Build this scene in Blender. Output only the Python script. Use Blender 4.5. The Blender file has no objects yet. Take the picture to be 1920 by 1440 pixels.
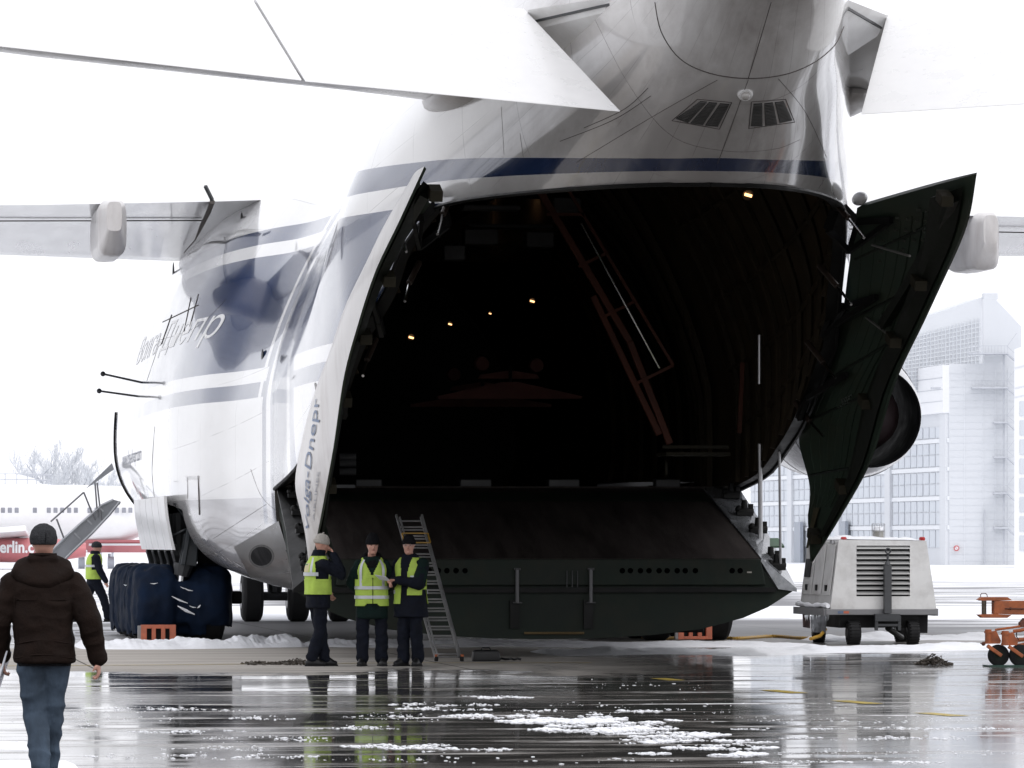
import bpy, bmesh, math, random
import numpy as np
from mathutils import Vector, Matrix, noise
R = math.radians
random.seed(7)
scene = bpy.context.scene
# ------------------------------------------------------------------ camera, light, exposure
FPX, CX, HZ = 9000.0, -10.4, 1018.0           # focal length in photo pixels, camera X, horizon row
ALPHA = math.atan(1260.0 / FPX)               # aircraft axis heads left of the view
BETA = math.atan((HZ - 720.0) / FPX)
CAMZ = 1.7
cam_data = bpy.data.cameras.new('camera'); cam = bpy.data.objects.new('camera', cam_data)
scene.collection.objects.link(cam); scene.camera = cam
cam.location = (CX, 0, CAMZ)
cam.rotation_euler = (math.pi / 2 + BETA, 0, -ALPHA)
cam_data.sensor_width = 36; cam_data.lens = FPX / 1920 * 36
cam_data.clip_start = 0.5; cam_data.clip_end = 6000
world = bpy.data.worlds.new('World'); scene.world = world; world.use_nodes = True
wn, wl = world.node_tree.nodes, world.node_tree.links
wn.clear()
SUN_EL, SUN_AZ = R(52), R(150)
sky = wn.new('ShaderNodeTexSky'); sky.sky_type = 'NISHITA'; sky.sun_disc = False
sky.sun_elevation = SUN_EL; sky.sun_rotation = SUN_AZ
sky.air_density = 1.0; sky.dust_density = 4.0; sky.ozone_density = 1.0
wmix = wn.new('ShaderNodeMix'); wmix.data_type = 'RGBA'; wmix.inputs[0].default_value = 0.95
wmix.inputs[7].default_value = (8.3, 8.35, 8.75, 1)      # the white snow cloud that covers the sky
bg = wn.new('ShaderNodeBackground'); bg.inputs[1].default_value = 0.12
wo = wn.new('ShaderNodeOutputWorld')
wl.new(sky.outputs[0], wmix.inputs[6]); wl.new(wmix.outputs[2], bg.inputs[0]); wl.new(bg.outputs[0], wo.inputs[0])
sd = bpy.data.lights.new('sun', 'SUN'); sd.energy = 0.5; sd.angle = R(40); sd.color = (1, .97, .93)
so = bpy.data.objects.new('sun', sd); scene.collection.objects.link(so)
so.rotation_euler = (math.pi / 2 - SUN_EL, 0, math.pi - SUN_AZ)
vs = scene.view_settings
vs.view_transform = 'Standard'; vs.look = 'None'; vs.exposure = 0.35; vs.gamma = 1; vs.use_curve_mapping = False
scene.cycles.max_bounces = 6; scene.cycles.diffuse_bounces = 3; scene.cycles.glossy_bounces = 4
scene.cycles.transmission_bounces = 4; scene.cycles.use_denoising = True
scene.cycles.sample_clamp_indirect = 6

# ------------------------------------------------------------------ picture measuring (survey of the place)
CAMM = Matrix.Rotation(-ALPHA, 3, 'Z') @ Matrix.Rotation(BETA, 3, 'X')
def ray(px, py):
    return CAMM @ Vector(((px - 960) / FPX, 1, -(py - 720) / FPX))
CL = Vector((CX, 0, CAMZ))
def P(px, py, Y):
    d = ray(px, py); return CL + d * (Y / d.y)
def PXp(px, py, X):
    d = ray(px, py); return CL + d * ((X - CX) / d.x)
def G(px, py, z=0.0):
    d = ray(px, py); return CL + d * ((z - CAMZ) / d.z)

# ------------------------------------------------------------------ materials
def nt_new(name):
    m = bpy.data.materials.new(name); m.use_nodes = True
    return m, m.node_tree.nodes, m.node_tree.links, m.node_tree.nodes['Principled BSDF']
def math_node(n, l, op, a, b=None, clamp=False, c=None):
    x = n.new('ShaderNodeMath'); x.operation = op; x.use_clamp = clamp
    for i, v in enumerate((a, b, c)):
        if v is None: continue
        if isinstance(v, (int, float)): x.inputs[i].default_value = v
        else: l.new(v, x.inputs[i])
    return x.outputs[0]
def mixc(n, l, f, a, b):
    x = n.new('ShaderNodeMix'); x.data_type = 'RGBA'
    for i, v in ((0, f), (6, a), (7, b)):
        if isinstance(v, (int, float)): x.inputs[i].default_value = v
        elif isinstance(v, tuple): x.inputs[i].default_value = (*v[:3], 1)
        else: l.new(v, x.inputs[i])
    return x.outputs[2]
def noise_n(n, l, vec, scale, detail=4, rough=.55, dist=0.0):
    x = n.new('ShaderNodeTexNoise'); x.inputs['Scale'].default_value = scale
    x.inputs['Detail'].default_value = detail; x.inputs['Roughness'].default_value = rough
    x.inputs['Distortion'].default_value = dist
    l.new(vec, x.inputs['Vector']); return x.outputs[0]
def mapping(n, l, vec, sc, loc=(0, 0, 0), rot=(0, 0, 0)):
    x = n.new('ShaderNodeMapping'); x.inputs['Scale'].default_value = sc
    x.inputs['Location'].default_value = loc; x.inputs['Rotation'].default_value = rot
    l.new(vec, x.inputs[0]); return x.outputs[0]
def ramp(n, l, f, lo, hi, a=0.0, b=1.0):
    x = n.new('ShaderNodeMapRange'); x.clamp = True
    for i, v in ((1, lo), (2, hi), (3, a), (4, b)): x.inputs[i].default_value = v
    l.new(f, x.inputs[0]); return x.outputs[0]
MATS = {}
def M(name, col, rough=.5, metal=0.0, spec=.5, coat=0.0, var=.2, vsc=3.0, bump=0.0, bsc=40.0, stretch=(1, 1, 1),
      dirt=None, dirt_amt=0.0, dirt_sc=1.0):
    if name in MATS: return MATS[name]
    m, n, l, b = nt_new(name)
    tc = n.new('ShaderNodeTexCoord').outputs['Object']
    v = mapping(n, l, tc, stretch)
    f = noise_n(n, l, v, vsc, 5, .6)
    f = ramp(n, l, f, .3, .7)
    dark = tuple(c * (1 - var) for c in col); lite = tuple(min(1, c * (1 + var * .6)) for c in col)
    c = mixc(n, l, f, dark, lite)
    if dirt:
        g = noise_n(n, l, mapping(n, l, tc, stretch, (3.1, 7.7, 1.3)), dirt_sc, 6, .65)
        g = ramp(n, l, g, .45, .75, 0, dirt_amt); c = mixc(n, l, g, c, dirt)
    l.new(c, b.inputs['Base Color'])
    l.new(ramp(n, l, f, 0, 1, max(.02, rough * .8), min(1, rough * 1.2)), b.inputs['Roughness'])
    b.inputs['Metallic'].default_value = metal; b.inputs['Specular IOR Level'].default_value = spec
    b.inputs['Coat Weight'].default_value = coat; b.inputs['Coat Roughness'].default_value = .08
    if bump:
        bn = n.new('ShaderNodeBump'); bn.inputs['Strength'].default_value = bump; bn.inputs['Distance'].default_value = .02
        l.new(noise_n(n, l, v, bsc, 4, .6), bn.inputs['Height']); l.new(bn.outputs[0], b.inputs['Normal'])
    MATS[name] = m; return m
def emis(name, col, st):
    m, n, l, b = nt_new(name)
    b.inputs['Base Color'].default_value = (*col, 1); b.inputs['Emission Color'].default_value = (*col, 1)
    b.inputs['Emission Strength'].default_value = st; return m

W_PAINT = M('white_paint', (.78, .78, .78), .35, coat=.3, var=.06, dirt=(.42, .39, .36), dirt_amt=.4, dirt_sc=1.5)
W_DIRTY = M('weathered_white_paint', (.66, .64, .63), .38, coat=.2, var=.1, vsc=1.5, stretch=(1, 1, .3), dirt=(.36, .32, .30), dirt_amt=.6, dirt_sc=2, bump=.1, bsc=3)
GREY_PAINT = M('grey_wing_paint', (.42, .42, .44), .22, coat=.5, var=.12, vsc=1.2, stretch=(2, .3, 1), dirt=(.24, .23, .23), dirt_amt=.6, dirt_sc=1.5)
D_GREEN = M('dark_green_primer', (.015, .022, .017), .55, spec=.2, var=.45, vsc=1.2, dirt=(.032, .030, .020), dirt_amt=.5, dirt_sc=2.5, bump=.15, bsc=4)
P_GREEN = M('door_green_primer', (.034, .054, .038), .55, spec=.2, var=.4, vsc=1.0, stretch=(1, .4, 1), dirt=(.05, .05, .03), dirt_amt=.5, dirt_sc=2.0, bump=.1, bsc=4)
D_GREEN2 = M('dark_green_edge_beam', (.012, .015, .011), .5, spec=.2, var=.4)
L_GREEN = M('pale_green_primer', (.07, .13, .08), .5, spec=.3, var=.3)
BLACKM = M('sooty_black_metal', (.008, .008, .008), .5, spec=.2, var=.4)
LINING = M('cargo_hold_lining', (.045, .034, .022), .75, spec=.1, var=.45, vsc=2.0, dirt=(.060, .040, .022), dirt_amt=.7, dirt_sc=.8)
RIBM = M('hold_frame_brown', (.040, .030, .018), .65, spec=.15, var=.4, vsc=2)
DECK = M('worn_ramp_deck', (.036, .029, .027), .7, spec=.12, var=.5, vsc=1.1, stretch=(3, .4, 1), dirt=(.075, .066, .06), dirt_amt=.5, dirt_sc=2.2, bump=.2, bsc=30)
ORANGE_D = M('faded_orange_crane_steel', (.10, .036, .024), .6, spec=.2, var=.3)
CHROME = M('polished_rod', (.75, .75, .76), .18, metal=1, var=.1)
STEEL = M('bare_aluminium', (.50, .50, .51), .35, metal=.8, var=.2)
DSTEEL = M('dark_steel', (.05, .052, .055), .45, metal=.4, var=.3)
TAN = M('tan_bracket', (.032, .028, .018), .6, var=.3, spec=.2)
RUBBER = M('tyre_rubber', (.018, .018, .019), .75, spec=.25, var=.3, vsc=6, bump=.2, bsc=20)
ORANGE = M('orange_paint', (.50, .14, .045), .5, var=.2, vsc=6, dirt=(.16, .06, .035), dirt_amt=.7, dirt_sc=7)
CHOCK_O = M('orange_red_chock_paint', (.62, .18, .10), .55, var=.15, vsc=8, dirt=(.25, .10, .07), dirt_amt=.4, dirt_sc=8)
SNOW = M('snow', (.90, .91, .94), .75, spec=.3, var=.05, vsc=4, bump=.5, bsc=18, dirt=(.68, .69, .72), dirt_amt=.35, dirt_sc=5)
YELLOW_P = M('worn_yellow_line', (.46, .34, .06), .45, var=.35, vsc=5)
NAVY = M('navy_work_cloth', (.0095, .0115, .019), .85, spec=.12, var=.35, vsc=9, bump=.5, bsc=30)
DKGREENCLOTH = M('dark_green_quilted_cloth', (.008, .019, .017), .85, spec=.12, var=.35, vsc=9, bump=.5, bsc=30)
VEST = M('yellow_green_safety_vest', (.46, .63, .11), .7, spec=.2, var=.14, vsc=7, bump=.5, bsc=14)
REFL = M('silver_reflective_band', (.55, .57, .60), .4, metal=.3, var=.1, vsc=10)
SKIN = M('skin', (.55, .29, .22), .5, var=.15, vsc=20)
BROWN = M('brown_winter_jacket', (.0145, .0088, .0070), .8, spec=.1, var=.3, vsc=7, bump=.55, bsc=22)
JEANS = M('blue_jeans', (.060, .084, .118), .85, spec=.15, var=.45, vsc=5, stretch=(1, 1, .35), bump=.4, bsc=30)
HATG = M('grey_knit_hat', (.045, .046, .050), .95, spec=.1, var=.35, vsc=60, bump=.8, bsc=120)
HATB = M('black_knit_hat', (.010, .010, .012), .95, spec=.1, var=.3, vsc=60, bump=.8, bsc=120)
HATW = M('off_white_knit_hat', (.50, .47, .43), .95, spec=.1, var=.15, vsc=60, bump=.8, bsc=120)
BOOT = M('black_boot_leather', (.012, .012, .013), .45, spec=.35, var=.3)
PAPER = M('white_paper', (.72, .74, .80), .7, var=.05)
TARP = M('navy_wheel_cover_canvas', (.006, .014, .034), .8, spec=.15, var=.4, vsc=2.5, bump=.4, bsc=12)

# ------------------------------------------------------------------ object bookkeeping
WL = {}
def link(o): scene.collection.objects.link(o)
def tag(o, label=None, cat=None, group=None, kind=None):
    if label: o['label'] = label
    if cat: o['category'] = cat
    if group: o['group'] = group
    if kind: o['kind'] = kind
    return o
def thing(name, label, cat, loc=(0, 0, 0), rz=0.0, group=None):
    o = bpy.data.objects.new(name, None); link(o); o.empty_display_size = .3
    o.location = loc; o.rotation_euler = (0, 0, rz); WL[o.name] = Vector(loc)
    return tag(o, label, cat, group)
def place(o, parent, local=False):
    link(o); WL[o.name] = Vector((0, 0, 0))
    if parent is not None:
        o.parent = parent
        if not local: o.location = -WL.get(parent.name, Vector((0, 0, 0)))
    return o
def shade(me, ang=35):
    if len(me.polygons) == 0: return
    me.polygons.foreach_set('use_smooth', [True] * len(me.polygons))
    try: me.set_sharp_from_angle(angle=R(ang))
    except Exception: pass

class MB:
    def __init__(s): s.v = []; s.f = []
    def add(s, vs_, fs_):
        k = len(s.v); s.v += [tuple(a) for a in vs_]; s.f += [tuple(i + k for i in f) for f in fs_]; return s
    def box(s, c, size, rot=None):
        hx, hy, hz = size[0] / 2, size[1] / 2, size[2] / 2
        pts = [Vector((x, y, z)) for x in (-hx, hx) for y in (-hy, hy) for z in (-hz, hz)]
        if rot is not None: pts = [rot @ p for p in pts]
        c = Vector(c); pts = [p + c for p in pts]
        return s.add(pts, [(0, 1, 3, 2), (4, 6, 7, 5), (0, 4, 5, 1), (2, 3, 7, 6), (0, 2, 6, 4), (1, 5, 7, 3)])
    def hexa(s, a, b):   # two quads (4 points each) joined into a solid
        return s.add(list(a) + list(b), [(3, 2, 1, 0), (4, 5, 6, 7), (0, 1, 5, 4), (1, 2, 6, 5), (2, 3, 7, 6), (3, 0, 4, 7)])
    def beam(s, p0, p1, w, h, up=(0, 0, 1)):
        p0, p1 = Vector(p0), Vector(p1); d = (p1 - p0).normalized(); u = Vector(up)
        x = d.cross(u)
        if x.length < 1e-4: x = d.cross(Vector((1, 0, 0)))
        x.normalize(); z = x.cross(d)
        q = lambda p: [p + x * (a * w / 2) + z * (b * h / 2) for a, b in ((-1, -1), (1, -1), (1, 1), (-1, 1))]
        return s.hexa(q(p0), q(p1))
    def tube(s, p0, p1, r0, r1=None, n=10, caps=True):
        r1 = r0 if r1 is None else r1
        return s.path([p0, p1], [r0, r1], n, caps)
    def path(s, pts, r, n=8, caps=True):
        pts = [Vector(p) for p in pts]; k = len(s.v); m = len(pts)
        rr = r if isinstance(r, (list, tuple)) else [r] * m
        prev = None
        for i, p in enumerate(pts):
            d = (pts[min(i + 1, m - 1)] - pts[max(i - 1, 0)]).normalized()
            if prev is None: x = d.cross(Vector((0, 0, 1)) if abs(d.z) < .95 else Vector((1, 0, 0)))
            else: x = prev - d * prev.dot(d)
            x.normalize(); prev = x; y = d.cross(x)
            for j in range(n):
                a = 2 * math.pi * j / n
                s.v.append(tuple(p + x * (math.cos(a) * rr[i]) + y * (math.sin(a) * rr[i])))
        for i in range(m - 1):
            for j in range(n):
                j2 = (j + 1) % n
                s.f.append((k + i * n + j, k + i * n + j2, k + (i + 1) * n + j2, k + (i + 1) * n + j))
        if caps:
            s.f.append(tuple(k + j for j in reversed(range(n)))); s.f.append(tuple(k + (m - 1) * n + j for j in range(n)))
        return s
    def rings(s, rings, closed=True, cap0=False, cap1=False):
        k = len(s.v); n = len(rings[0])
        for r in rings: s.v += [tuple(p) for p in r]
        for i in range(len(rings) - 1):
            for j in range(n if closed else n - 1):
                j2 = (j + 1) % n
                s.f.append((k + i * n + j, k + i * n + j2, k + (i + 1) * n + j2, k + (i + 1) * n + j))
        if cap0: s.f.append(tuple(k + j for j in reversed(range(n))))
        if cap1: s.f.append(tuple(k + (len(rings) - 1) * n + j for j in range(n)))
        return s
    def revolve(s, c, axis, prof, n=24):   # prof: list of (distance along axis, radius)
        c = Vector(c); a = Vector(axis).normalized()
        x = a.cross(Vector((0, 0, 1)) if abs(a.z) < .9 else Vector((1, 0, 0))).normalized(); y = a.cross(x)
        return s.rings([[c + a * t + (x * math.cos(2 * math.pi * j / n) + y * math.sin(2 * math.pi * j / n)) * r
                         for j in range(n)] for t, r in prof], True, True, True)
    def sphere(s, c, r, n=12, m=8):
        c = Vector(c); r = r if isinstance(r, (tuple, list)) else (r, r, r)
        rg = [[c + Vector((math.cos(2 * math.pi * j / n) * math.sin(t) * r[0], math.sin(2 * math.pi * j / n) * math.sin(t) * r[1], -math.cos(t) * r[2]))
               for j in range(n)] for t in [max(.02, min(math.pi - .02, math.pi * i / m)) for i in range(m + 1)]]
        return s.rings(rg, True, True, True)
    def poly_extrude(s, pts, d):   # convex or simple polygon and an extrusion vector
        n = len(pts); d = Vector(d); a = [Vector(p) for p in pts]
        return s.add(a + [p + d for p in a], [tuple(reversed(range(n))), tuple(range(n, 2 * n))] +
                     [(i, (i + 1) % n, n + (i + 1) % n, n + i) for i in range(n)])
    def mesh(s, name, mat, smooth=True, merge=False, ang=35):
        me = bpy.data.meshes.new(name); me.from_pydata(s.v, [], s.f); me.update()
        bm = bmesh.new(); bm.from_mesh(me)
        if merge: bmesh.ops.remove_doubles(bm, verts=bm.verts, dist=.0005)
        bmesh.ops.recalc_face_normals(bm, faces=bm.faces); bm.to_mesh(me); bm.free()
        if mat: me.materials.append(mat)
        if smooth: shade(me, ang)
        return me
    def build(s, name, mat, parent=None, local=False, smooth=True, merge=False, bevel=0.0, ang=35, label=None):
        o = bpy.data.objects.new(name, s.mesh(name, mat, smooth, merge, ang)); place(o, parent, local)
        if bevel:
            b = o.modifiers.new('bevel', 'BEVEL'); b.width = bevel; b.segments = 2; b.limit_method = 'ANGLE'
        if label: o['label'] = label
        return o
def inst(me, name, parent, matrix=None, loc=None, local=False):
    o = bpy.data.objects.new(name, me); place(o, parent, local)
    if matrix is not None: o.matrix_basis = Matrix.Translation(o.location) @ matrix
    if loc is not None: o.location = Vector(o.location) + Vector(loc)
    return o
def text_mesh(txt, shear=0.0, bold=0.0):
    c = bpy.data.curves.new('lettering', 'FONT'); c.body = txt; c.shear = shear; c.offset = bold; c.resolution_u = 3
    o = bpy.data.objects.new('lettering', c); link(o)
    dg = bpy.context.evaluated_depsgraph_get(); me = bpy.data.meshes.new_from_object(o.evaluated_get(dg))
    bpy.data.objects.remove(o); bpy.data.curves.remove(c)
    bm = bmesh.new(); bm.from_mesh(me)
    bmesh.ops.subdivide_edges(bm, edges=[e for e in bm.edges if e.calc_length() > .25], cuts=2)
    bmesh.ops.triangulate(bm, faces=bm.faces); bm.to_mesh(me); bm.free()
    xs = [v.co.x for v in me.vertices]; ys = [v.co.y for v in me.vertices]
    return me, min(xs), max(xs), min(ys), max(ys)
def text_on(txt, fn, name, mat, parent, shear=0.0, bold=0.0, local=False):
    """fn(u, v) with u, v in 0..1 gives the point of the letter on the surface"""
    me, x0, x1, y0, y1 = text_mesh(txt, shear, bold)
    for v in me.vertices:
        v.co = fn((v.co.x - x0) / (x1 - x0), (v.co.y - y0) / (y1 - y0))
    me.name = name; me.materials.clear(); me.materials.append(mat); me.update()
    o = bpy.data.objects.new(name, me); place(o, parent, local); return o

def pchip(xs, ys):
    xs = np.array(xs, float); ys = np.array(ys, float); h = np.diff(xs); d = np.diff(ys) / h
    m = np.zeros(len(xs)); m[0] = d[0]; m[-1] = d[-1]
    for i in range(1, len(xs) - 1):
        if d[i - 1] * d[i] > 0:
            w1 = 2 * h[i] + h[i - 1]; w2 = h[i] + 2 * h[i - 1]; m[i] = (w1 + w2) / (w1 / d[i - 1] + w2 / d[i])
    def f(x):
        x = min(max(x, xs[0]), xs[-1]); i = min(max(int(np.searchsorted(xs, x)) - 1, 0), len(xs) - 2)
        t = (x - xs[i]) / h[i]
        return float((1 + 2 * t) * (1 - t) ** 2 * ys[i] + t * (1 - t) ** 2 * h[i] * m[i] + t * t * (3 - 2 * t) * ys[i + 1] + t * t * (t - 1) * h[i] * m[i + 1])
    return f

# ------------------------------------------------------------------ GROUND
def ground_material():
    m, n, l, b = nt_new('wet_snowy_apron')
    tc = n.new('ShaderNodeTexCoord').outputs['Object']
    sep = n.new('ShaderNodeSeparateXYZ'); l.new(tc, sep.inputs[0]); X, Y = sep.outputs[0], sep.outputs[1]
    mm = lambda op, a, b_=None, clamp=False, c=None: math_node(n, l, op, a, b_, clamp, c)
    # rotate so streaks run across the view
    v1 = mapping(n, l, tc, (.10, .55, 1), rot=(0, 0, ALPHA))
    n1 = noise_n(n, l, v1, 1.0, 6, .6, .6)               # long streaks
    v2 = mapping(n, l, tc, (.35, 1.6, 1), loc=(5, 2, 0), rot=(0, 0, ALPHA))
    n2 = noise_n(n, l, v2, 1.0, 6, .65, .3)
    n3 = noise_n(n, l, tc, 9.0, 5, .65)
    vf = mapping(n, l, tc, (.012, .05, 1), loc=(1, 4, 0), rot=(0, 0, ALPHA))
    nf = noise_n(n, l, vf, 1.0, 6, .6, .4)               # far snow fields
    n4 = noise_n(n, l, mapping(n, l, tc, (.16, .30, 1), loc=(9, 3, 0), rot=(0, 0, ALPHA)), 1.0, 4, .55)
    n5 = noise_n(n, l, mapping(n, l, tc, (.22, .10, 1), loc=(2, 7, 0)), 1.0, 5, .6)
    # depth measured across the view
    yy = mm('ADD', mm('MULTIPLY', Y, math.cos(ALPHA)), mm('MULTIPLY', X, math.sin(ALPHA)))
    yj = mm('ADD', yy, mm('MULTIPLY', mm('SUBTRACT', n1, .5), 7.0))
    xx = mm('SUBTRACT', mm('MULTIPLY', X, math.cos(ALPHA)), mm('MULTIPLY', Y, math.sin(ALPHA)))
    # far: snow with grey ploughed bands
    far = ramp(n, l, yj, 88, 96)
    farsnow = ramp(n, l, nf, .40, .50)
    bands = n.new('ShaderNodeValToRGB'); cr = bands.color_ramp; cr.interpolation = 'LINEAR'
    stops = [(0, .0), (.05, .05), (.09, .75), (.13, .85), (.155, .1), (.24, .15), (.26, .55), (.28, .12), (.35, .15), (.40, .8), (.52, .6), (.56, .85), (1, .9)]
    while len(cr.elements) < len(stops): cr.elements.new(.5)
    for e, (p, c) in zip(cr.elements, stops): e.position = p; e.color = (c, c, c, 1)
    l.new(ramp(n, l, mm('ADD', yy, mm('MULTIPLY', mm('SUBTRACT', nf, .5), 16)), 80, 420), bands.inputs[0])
    farmask = mm('MULTIPLY', far, ramp(n, l, mm('ADD', bands.outputs[0], mm('MULTIPLY', mm('SUBTRACT', n1, .5), .8)), .38, .58))
    # near: thin slush patches
    nearwin = mm('MULTIPLY', ramp(n, l, yy, 36, 44), ramp(n, l, yy, 62, 56))
    slush = mm('MULTIPLY', ramp(n, l, mm('ADD', n2, mm('MULTIPLY', n3, .25)), .75, .81), nearwin)
    # right side slush behind the tow bar (65..90 m), out of the aircraft's cover
    side = ramp(n, l, xx, -2.5, .5)
    midwin = mm('MULTIPLY', ramp(n, l, yj, 66, 68), side)
    mids = mm('MULTIPLY', midwin, ramp(n, l, mm('ADD', n1, mm('MULTIPLY', n3, .08)), .50, .56))
    leftside = mm('MULTIPLY', ramp(n, l, xx, -16.5, -18.0), ramp(n, l, yj, 74, 80))
    lefts = mm('MULTIPLY', leftside, ramp(n, l, n1, .42, .5))
    snow = mm('MAXIMUM', mm('MAXIMUM', farmask, slush), mm('MAXIMUM', mids, lefts))
    # dry tan strip in front of the aircraft (left and middle)
    dry = mm('MULTIPLY', mm('MULTIPLY', ramp(n, l, mm('ADD', yy, mm('ADD', mm('MULTIPLY', mm('SUBTRACT', n5, .5), 22), mm('MULTIPLY', mm('SUBTRACT', n2, .5), 4))), 61.6, 63.2), ramp(n, l, yy, 79, 76)), ramp(n, l, mm('ADD', xx, mm('MULTIPLY', n2, 5)), -5.0, -7.5))
    dry = mm('MAXIMUM', dry, mm('MULTIPLY', ramp(n, l, n2, .50, .70), .6))
    under = mm('MULTIPLY', ramp(n, l, yj, 74, 82), .75)
    dry = mm('MAXIMUM', dry, under)
    dry = mm('MAXIMUM', dry, ramp(n, l, yy, 92, 100))
    # slab joints
    def joint(coord, period, off, w):
        fr = mm('FRACT', mm('DIVIDE', mm('ADD', coord, off), period)); return mm('LESS_THAN', fr, w / period)
    jt = mm('MAXIMUM', joint(X, 5.0, 2.0, .035), joint(Y, 5.0, 1.3, .06))
    concrete = mixc(n, l, ramp(n, l, n2, .3, .7), (.36, .335, .305), (.50, .47, .435))
    wetc = mixc(n, l, ramp(n, l, n3, .3, .7), (.035, .033, .031), (.085, .080, .076))
    concrete = mixc(n, l, ramp(n, l, yy, 76, 92), concrete, (.27, .27, .28))
    col = mixc(n, l, dry, wetc, concrete)
    col = mixc(n, l, mm('MULTIPLY', jt, .7), col, (.012, .012, .012))
    snowc = mixc(n, l, ramp(n, l, n3, .3, .7), (.78, .79, .82), (.92, .93, .95))
    col = mixc(n, l, snow, col, snowc)
    l.new(col, b.inputs['Base Color'])
    wetr = mm('ADD', ramp(n, l, n4, .40, .66, .03, .13), ramp(n, l, n2, .55, .75, 0, .10))
    rgh = mm('ADD', mm('MULTIPLY', wetr, mm('SUBTRACT', 1.0, dry)), mm('MULTIPLY', dry, .62))
    rgh = mm('MAXIMUM', rgh, mm('MULTIPLY', snow, .9))
    l.new(rgh, b.inputs['Roughness'])
    sp = mm('SUBTRACT', .5, mm('MULTIPLY', mm('MAXIMUM', dry, snow), .5)); l.new(sp, b.inputs['Specular IOR Level'])
    b.inputs['IOR'].default_value = 1.36
    bn = n.new('ShaderNodeBump'); bn.inputs['Distance'].default_value = .012
    l.new(mm('ADD', mm('MULTIPLY', mm('MAXIMUM', snow, mm('MULTIPLY', dry, .3)), .6), .0035), bn.inputs['Strength'])
    l.new(mm('ADD', n3, mm('MULTIPLY', n2, .6)), bn.inputs['Height']); l.new(bn.outputs[0], b.inputs['Normal'])
    return m
g = MB(); g.add([(-1500, -60, 0), (1500, -60, 0), (1500, 4500, 0), (-1500, 4500, 0)], [(0, 1, 2, 3)])
ground = g.build('ground', ground_material(), smooth=False); tag(ground, kind='structure')

def ground_strip(name, pts, mat, w, z):
    """painted line on the ground along world points"""
    s = MB(); pts = [Vector(p) for p in pts]; L = []; Rr = []
    for i, p in enumerate(pts):
        d = (pts[min(i + 1, len(pts) - 1)] - pts[max(i - 1, 0)]); d.z = 0; d.normalize(); q = Vector((-d.y, d.x, 0)) * w / 2
        L.append(p + q + Vector((0, 0, z))); Rr.append(p - q + Vector((0, 0, z)))
    s.rings([L, Rr], False); return s.build(name, mat, smooth=False)
yl = ground_strip('painted_line', [G(-200, 1250), G(300, 1247), G(760, 1243), G(1110, 1243)], YELLOW_P, .16, .004)
tag(yl, kind='structure')
for a in [((1440, 1294), (1500, 1300)), ((1575, 1314), (1640, 1320)), ((1730, 1337), (1800, 1343)), ((1235, 1272), (1270, 1276))]:
    tag(ground_strip('painted_line', [G(*a[0]), G(*a[1])], YELLOW_P, .22, .004), kind='structure')

# ------------------------------------------------------------------ HULL SHAPE
SEC = [  # Y, half width, z of widest, top, bottom, exponent top, exponent bottom
 (50.0, .30, 9.3, 9.8, 8.9, 2, 2), (52.0, .62, 8.95, 9.9, 8.35, 2, 2), (53.4, .92, 8.6, 9.95, 7.8, 2, 2), (54.6, 1.2, 8.35, 10.0, 7.06, 2, 2.1),
 (55.85, 1.47, 8.3, 10.0, 6.53, 2, 2.2), (57.0, 1.72, 8.1, 10.1, 6.05, 1.9, 2.3), (60.0, 2.36, 7.6, 10.1, 5.0, 1.7, 2.5),
 (61.5, 2.68, 7.3, 10.1, 4.5, 1.7, 2.7), (64.0, 3.2, 6.6, 10.1, 3.7, 1.6, 2.9), (66.0, 3.58, 6.0, 10.0, 3.0, 1.5, 3.1),
 (70.0, 3.68, 4.7, 9.8, 1.75, 1.45, 3.6), (74.6, 3.7, 4.0, 9.6, .87, 1.42, 6), (78.0, 4.05, 3.7, 9.4, .85, 1.5, 6),
 (80.0, 4.5, 3.6, 9.3, .9, 1.7, 5), (83.0, 4.80, 3.6, 9.2, 1.0, 1.9, 4.2), (88.0, 4.88, 3.7, 9.1, 1.1, 2.1, 3.8),
 (95.0, 4.85, 3.8, 9.0, 1.2, 2.15, 2.5), (100., 4.75, 3.8, 8.8, 1.3, 2.1, 2.4), (104., 4.3, 3.8, 8.3, 1.5, 2, 2.2),
 (108., 3.4, 3.6, 7.3, 1.8, 2, 2), (112., 2.0, 3.3, 5.6, 2.2, 2, 2), (114.5, .3, 3.1, 3.5, 2.8, 2, 2)]
_c = list(zip(*SEC)); SF = [pchip(_c[0], _c[k]) for k in range(1, 7)]
def sec(Y): return [f(Y) for f in SF]
ZE = pchip([57, 61.0, 61.9, 63.0, 63.7, 64.4, 66.5, 68.5, 70, 72, 74.6], [6.05, 6.12, 6.10, 5.8, 5.5, 5.05, 4.2, 3.5, 3.15, 2.78, 2.56])
Y_SILL, Y_TOP = 74.6, 57.0
def hull_x(Y, z, inset=0.0):
    hw, zw, zt, zb, nt_, nb = sec(Y); hw -= inset; zt -= inset; zb += inset
    if z >= zw:
        t = min(1, (z - zw) / (zt - zw)); return hw * max(0, 1 - t ** nt_) ** (1 / nt_)
    t = min(1, (zw - z) / (zw - zb)); return hw * max(0, 1 - t ** nb) ** (1 / nb)
def hull_inside(p):
    if p.y < 50 or p.y > 114.5: return False
    hw, zw, zt, zb, nt_, nb = sec(p.y)
    if p.z > zt or p.z < zb: return False
    return abs(p.x) < hull_x(p.y, p.z)
def hull_hit(px, py, off=.012, y0=50.0):
    d = ray(px, py); d = d / d.y; Y = y0
    while Y < 114 and not hull_inside(CL + d * Y): Y += .1
    lo, hi = Y - .1, Y
    for _ in range(14):
        mid = (lo + hi) / 2
        if hull_inside(CL + d * mid): hi = mid
        else: lo = mid
    p = CL + d * hi
    return p - d.normalized() * off
M1, M2 = 22, 30
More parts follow.
